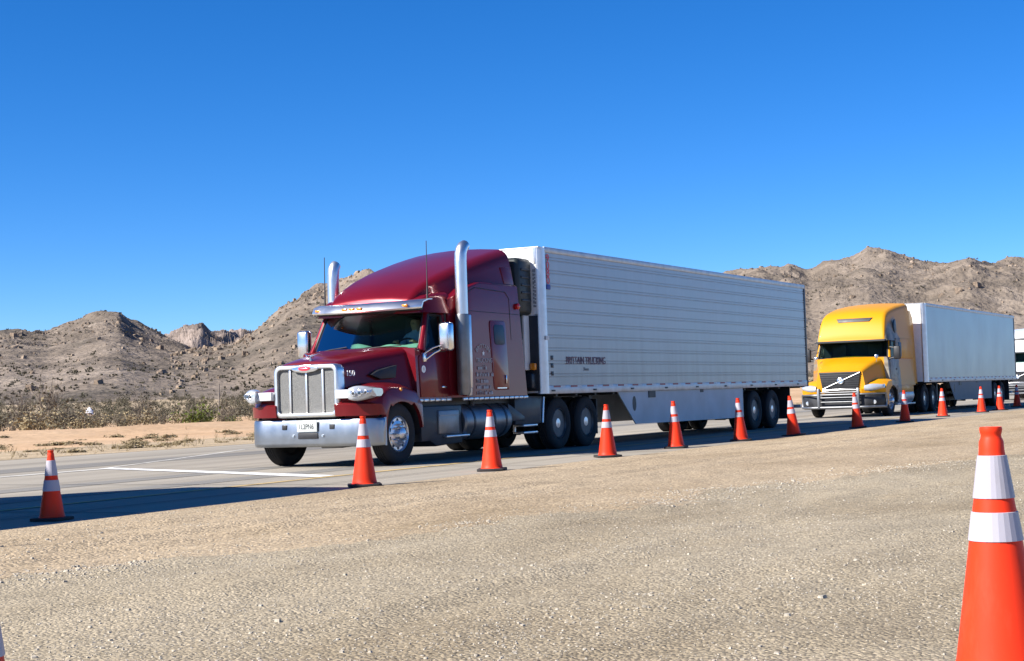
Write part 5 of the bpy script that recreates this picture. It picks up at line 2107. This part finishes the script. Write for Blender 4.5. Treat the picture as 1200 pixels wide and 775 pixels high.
# ------------------------------------------------------------------ traffic cones
def cone_proto(bands=((0.662, 0.812), (0.512, 0.612))):
    T = thing('traffic_cone', '', 'traffic cone')
    b = B()
    def r_at(z):
        return 0.036 + (0.885 - z) * 0.148
    prof = [(0.026, 0.80), (0.027, 0.912), (0.038, 0.914), (0.040, 0.905), (0.0375, 0.893), (0.035, 0.885), (0.0365, 0.876), (0.0425, 0.862)]
    prof += [(r_at(z), z) for z in (0.83, 0.814)]
    prof += [(r_at(z), z) for z in np.linspace(0.80, 0.10, 12)]
    prof += [(0.162, 0.055), (0.170, 0.042), (0.185, 0.038)]
    b.lathe(prof, 'z', (0, 0, 0), 40)
    b.build('cone_body', 'orange', T, smooth=50)
    for z0, z1 in bands:
        b = B()
        zs = np.linspace(z1, z0, 5)
        b.lathe([(r_at(zs[0]) - 0.001, z1 + 0.0015)] + [(r_at(z) + 0.0045, z) for z in zs] + [(r_at(zs[-1]) - 0.001, z0 - 0.0015)], 'z', (0, 0, 0), 26)
        b.build('reflective_collar', 'collar', T, smooth=10)
    b = B()
    p = []
    for cx_, cy_, a0 in ((0.16, 0.16, 0), (-0.16, 0.16, 90), (-0.16, -0.16, 180), (0.16, -0.16, 270)):
        for i in range(4):
            a = R_(a0 + 30 * i)
            p.append((cx_ + 0.055 * math.cos(a), cy_ + 0.055 * math.sin(a)))
    b.prism(p, 'z', 0.002, 0.042, 0.008)
    b.build('cone_base', 'cbase', T)
    return T


CG = 'traffic cones along the lane'
cones = [
 (11.38, 11.75, 12, 0, 'small leftmost cone in the row, darkened by the shadow on the road', 0),
 (16.49, 11.44, 38, 0, "cone standing in front of the maroon truck's chrome bumper", 0),
 (20.01, 11.56, 25, 0.6, "cone in front of the maroon truck's fuel tank", 0),
 (24.08, 11.59, 40, 0, "cone beside the maroon truck's rear wheels, under the trailer's front end", 0),
 (27.58, 11.80, 15, 1.7, "cone in front of the white trailer's skirt, the left one of two there", 0),
 (30.96, 11.75, 30, 2.3, "cone in front of the white trailer's skirt, just left of its rear wheels", 0),
 (33.69, 11.51, 52, 4.0, "leaning half shaded cone under the white trailer's tail", 0),
 (38.88, 11.56, 20, 4.0, "leaning half shaded cone in front of the yellow truck's bull bar", 0),
 (44.0, 11.70, 35, -0.3, "shaded cone beside the yellow truck's fuel tank", 0),
 (50.14, 12.10, 10, 0, "sunlit cone under the front end of the grey trailer", 0),
 (55.6, 12.05, 28, 0, "sunlit cone by the grey trailer's rear wheels, left one of the pair", 0),
 (58.78, 12.06, 44, 0.5, "sunlit cone by the grey trailer's rear wheels, right one of the pair", 0),
 (65.5, 12.75, 30, 0, 'shaded distant cone at the right edge, in front of the white truck', 0),
 (5.645, 1.195, 33, 0, 'huge foreground cone at the right edge of the photo', 0.022),
 (2.581, 2.965, 20, 0, 'foreground cone of which only a sliver shows in the bottom left corner', 0.010),
 (8.1, 10.25, 33, 0, 'unseen cone added left of the view to throw a shadow onto the gravel', 0.012),  # added out of view for the shadow it casts
]
cp = cone_proto(((0.585, 0.780), (0.385, 0.525)))
cp_tall = cone_proto()
for i, (x, y, rz, lean_, lab, z) in enumerate(cones):
    c = cp if i == 0 else (cp_tall if i == 1 else copy_tree(cp_tall))
    c.location = (x, y, z + 0.0)
    c.scale = (0.78,) * 3 if i == 0 else (1, 1, 1)
    # lean towards the right of the view
    ax = Vector((0.873, 0.486, 0))
    c.rotation_mode = 'QUATERNION'
    from mathutils import Quaternion
    c.rotation_quaternion = Quaternion(ax, R_(-lean_)) @ Quaternion((0, 0, 1), R_(rz))
    tag(c, lab, 'traffic cone', CG)
